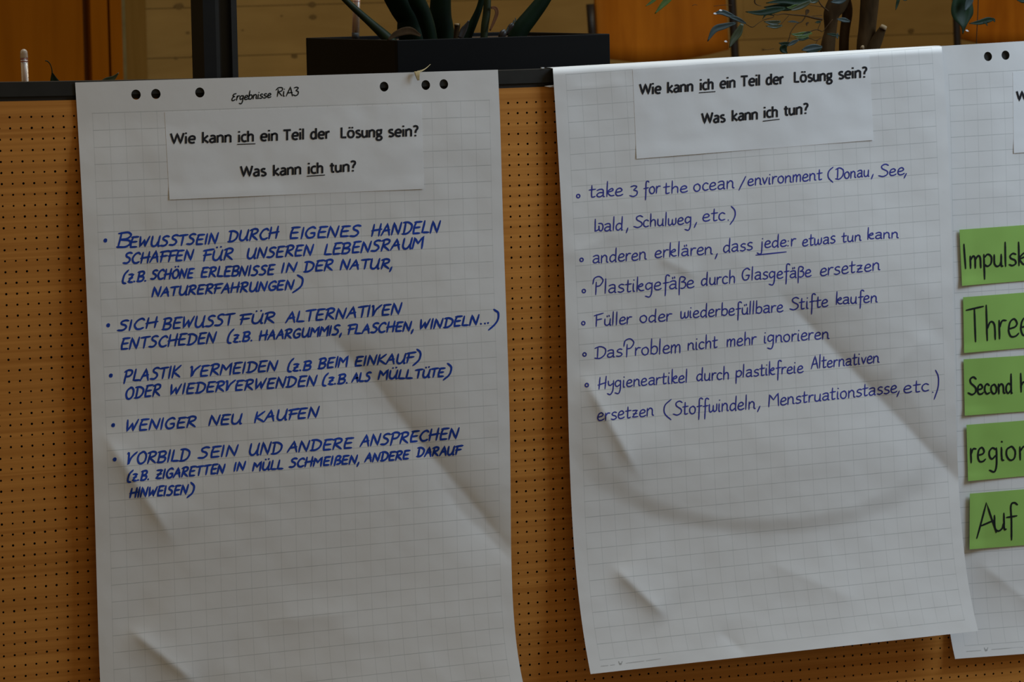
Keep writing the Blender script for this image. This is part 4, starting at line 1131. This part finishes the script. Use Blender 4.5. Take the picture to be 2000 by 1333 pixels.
for q in range(14):
    x0, y0, x1, y1 = crown.uniform(1640, 1740), crown.uniform(-200, -110), crown.uniform(1340, 1980), crown.uniform(-260, -80)
    px_tube('twig', [(x0, y0), ((x0 + x1) / 2, (y0 + y1) / 2 - 12), (x1, y1)], FY + crown.uniform(-0.1, 0.1), [2.5, 1.6, .8], MAT['twig'], fig, 6, 1.0, 4)
for p, r in TW: px_tube('twig', p, FY - 0.06, r, MAT['twig'], fig, 6, 1.0, 4)
LF = [  # (path, width, material)
    ([(1436, 33), (1424, 29), (1410, 24), (1394, 27)], 10, 'leaf_blue'), ([(1457, 46), (1446, 40), (1434, 35), (1424, 33)], 8, 'leaf_blue'),
    ([(1437, 45), (1415, 51), (1396, 58), (1382, 81)], 12, 'leaf_blue'), ([(1450, 46), (1442, 64), (1432, 78), (1425, 93)], 15, 'leaf_olive'),
    ([(1534, 16), (1510, 20), (1485, 25), (1456, 23)], 13, 'leaf'), ([(1500, 24), (1485, 26), (1466, 25)], 5, 'leaf_blue'),
    ([(1562, 4), (1545, 12), (1520, 14), (1492, 14)], 16, 'leaf'), ([(1590, -3), (1560, 4), (1530, 2), (1496, 6)], 13, 'leaf'),
    ([(1562, 9), (1552, 12), (1544, 15), (1536, 14)], 6, 'leaf_bright'), ([(1585, 2), (1570, 10), (1556, 16), (1544, 20)], 10, 'leaf_olive'),
    ([(1512, 30), (1497, 28), (1489, 38)], 4, 'leaf'), ([(1560, 44), (1548, 42), (1538, 43)], 3.5, 'leaf_blue'),
    ([(1586, 65), (1572, 66), (1556, 68), (1545, 66)], 8, 'leaf_bright'), ([(1580, 70), (1568, 73), (1552, 74)], 5, 'leaf_bright'),
    ([(1584, 62), (1576, 64), (1567, 68)], 4, 'leaf'), ([(1580, 74), (1568, 76), (1556, 79)], 7, 'leaf'),
    ([(1545, 84), (1532, 86), (1521, 84)], 8, 'leaf'), ([(1536, 88), (1530, 96), (1538, 104)], 15, 'leaf'), ([(1560, 78), (1548, 84), (1538, 90)], 8, 'leaf_blue'),
    ([(1606, 92), (1592, 92), (1578, 95), (1566, 98)], 12, 'leaf_blue'), ([(1604, 96), (1590, 99), (1575, 102)], 8, 'leaf'),
    ([(1525, 42), (1510, 45), (1492, 42)], 10, 'leaf_olive'), ([(1528, 50), (1514, 52), (1496, 51)], 8, 'leaf_olive'),
    ([(1578, 18), (1577, 22), (1574, 30)], 8, 'twig'), ([(1604, 42), (1598, 43), (1592, 44)], 5, 'leaf'), ([(1580, 44), (1576, 46), (1576, 51)], 4, 'twig'),
    ([(1655, -4), (1640, 2), (1622, 4)], 12, 'leaf_blue'), ([(1600, -4), (1592, 2), (1582, 5)], 9, 'leaf_olive'),
    ([(1320, -14), (1306, -2), (1294, 10), (1279, 27)], 12, 'leaf_bright'), ([(1292, -14), (1280, -2), (1270, 6), (1261, 12)], 6, 'leaf_bright'),
    ([(1660, 42), (1648, 39), (1634, 37)], 9, 'leaf_blue'), ([(1640, 70), (1628, 68), (1614, 66)], 6, 'leaf'), ([(1636, 76), (1635, 70), (1637, 64)], 4, 'leaf_blue'),
    ([(1757, -14), (1755, -2), (1752, 10), (1749.5, 20)], 6, 'leaf'), ([(1776, -6), (1769, -1), (1762, -1)], 5, 'leaf'),
    ([(1886, -16), (1880, 8), (1880, 30), (1882, 50), (1880.5, 67)], 34, 'leaf'), ([(1900, -12), (1893, 4), (1884, 22)], 14, 'leaf_blue'),
    ([(1941, 38), (1930, 39), (1912, 44), (1893, 46)], 11, 'leaf'), ([(1943, 43), (1941, 38), (1938, 35)], 5, 'leaf'), ([(1921, 44), (1926, 46), (1929, 51)], 3.5, 'leaf'),
    ([(2016, -10), (2000, -1), (1986, 0)], 14, 'leaf'),
]
for i, (p, w, m) in enumerate(LF):
    n = len(p); prof = [0.35, 1, 0.8, 0.08] if n == 4 else ([0.35, 1, 0.08] if n == 3 else [0.7, 1.2, 1.2, 0.35, 0.03])
    prof = prof if m != 'leaf_blue' or n != 4 else [0.3, 0.95, 1, 0.12]
    blade('leaf', p, [w * q for q in prof], FY - 0.10 - 0.01 * (i % 5), MAT[m], fig, 0.3)
for x, y in ((1407.5, 20), (1396.5, 26.5), (1417.5, 81)):
    blade('pale_drop', [(x - 3, y), (x, y), (x + 3, y + 1)], [1, 3.4, 0.8], FY - 0.13, MAT['tape'], fig)
blade('pale_drop', [(1886, 59), (1889, 60), (1892, 61)], [1, 3, 1], FY - 0.13, MAT['tape'], fig)
for a in ((1394, 12, 1430, 10), (1352, 11, 1362, 10)):
    px_tube('twig', [(a[0], a[1]), ((a[0] + a[2]) / 2, a[1] - 2), (a[2], a[3])], FY - 0.1, [.5, .5, .4], MAT['twig'], fig, 6, 1.0, 4)
# the far right stem carries the single leaves
px_tube('twig', [(1911.5, -30), (1910, 20), (1908, 60), (1906.5, 95), (1900, yb)], FY - 0.1, [1.1, 1.1, 1.1, 1.1, 2], MAT['twig'], fig, 6, 1.0, 4)

# ================================================================== CHAIRS BEHIND
def chair(name, label, cy, left_tube, right_tube, panel, rt):
    """stacking chair seen from behind its back: photograph rows give the tubes and the plywood back"""
    s = dist_scale(cy)
    t0 = Vector(at(left_tube[0][0], left_tube[0][1], cy)); t1 = Vector(at(left_tube[1][0], left_tube[1][1], cy))
    u0 = Vector(at(right_tube[0][0], right_tube[0][1], cy)); u1 = Vector(at(right_tube[1][0], right_tube[1][1], cy))
    cx = (t1.x + u1.x) / 2; seat_z = 0.45
    c = thing(name, (cx, cy, 0), label, 'chair', 'plywood chairs by the plank wall')
    for a, b in ((t0, t1), (u0, u1)):
        x = b.x; foot = Vector((x, cy + 0.04, 0.0)); kn = Vector((x, cy - 0.01, seat_z))
        P = [a, a * 0.5 + b * 0.5, b, kn, foot]
        v, f = tubegeo(P, rt, 12); mesh('back_leg', v, f, MAT['tube'], c, True)
        v, f = tubegeo([kn + Vector((0, -0.005, -0.02)), Vector((x, cy - 0.38, seat_z - 0.02)), Vector((x, cy - 0.43, 0.0))], rt, 12)
        mesh('front_leg', v, f, MAT['tube'], c, True)
    V = []; Fc = []; top, bot = panel; n = len(bot); m = 8
    for j in range(m):
        w = j / (m - 1)
        for i in range(n):
            px = top[i][0] * (1 - w) + bot[i][0] * w; py = top[i][1] * (1 - w) + bot[i][1] * w
            bend = 0.035 * (1 - (2 * i / (n - 1) - 1) ** 2)
            V.append(at(px, py, cy + 0.005 + bend))
    Fc = [(j * n + i, (j + 1) * n + i, (j + 1) * n + i + 1, j * n + i + 1) for j in range(m - 1) for i in range(n - 1)]
    o = mesh('backrest', V, Fc, MAT['ply'], c, True)
    md = o.modifiers.new('plywood_thickness', 'SOLIDIFY'); md.thickness = 0.010
    w = abs(u1.x - t1.x) / 2
    box('seat', (cx - w, cx + w, cy - 0.42, cy - 0.03, seat_z - 0.005, seat_z + 0.008), MAT['ply'], c, 0.004)
    return c


CY = 4.6
bt = [(1172, 112), (1193, 115.5), (1240, 121.5), (1290, 121), (1330, 118), (1380, 108), (1424, 97)]
tp = [(1160, -90), (1185, -96), (1230, -102), (1275, -104), (1320, -102), (1370, -98), (1412, -92)]
chair('plywood_chair', 'orange plywood chair back between black tubes, right of the box planter', CY, ((1152.5, 8), (1160, 110)), ((1424, -100), (1436, 112)), (tp, bt), 8.2 * dist_scale(CY))
bt = [(1874, 72), (1886, 78), (1920, 86), (1970, 90), (2020, 88), (2070, 82), (2120, 70)]
tp = [(1866, -95), (1885, -101), (1925, -106), (1970, -108), (2020, -106), (2065, -100), (2108, -92)]
chair('plywood_chair', 'orange plywood chair back at the upper right corner behind the fig leaves', CY + 0.1, ((1863, -100), (1870, 92)), ((2112, -100), (2124, 92)), (tp, bt), 7.6 * dist_scale(CY + .1))
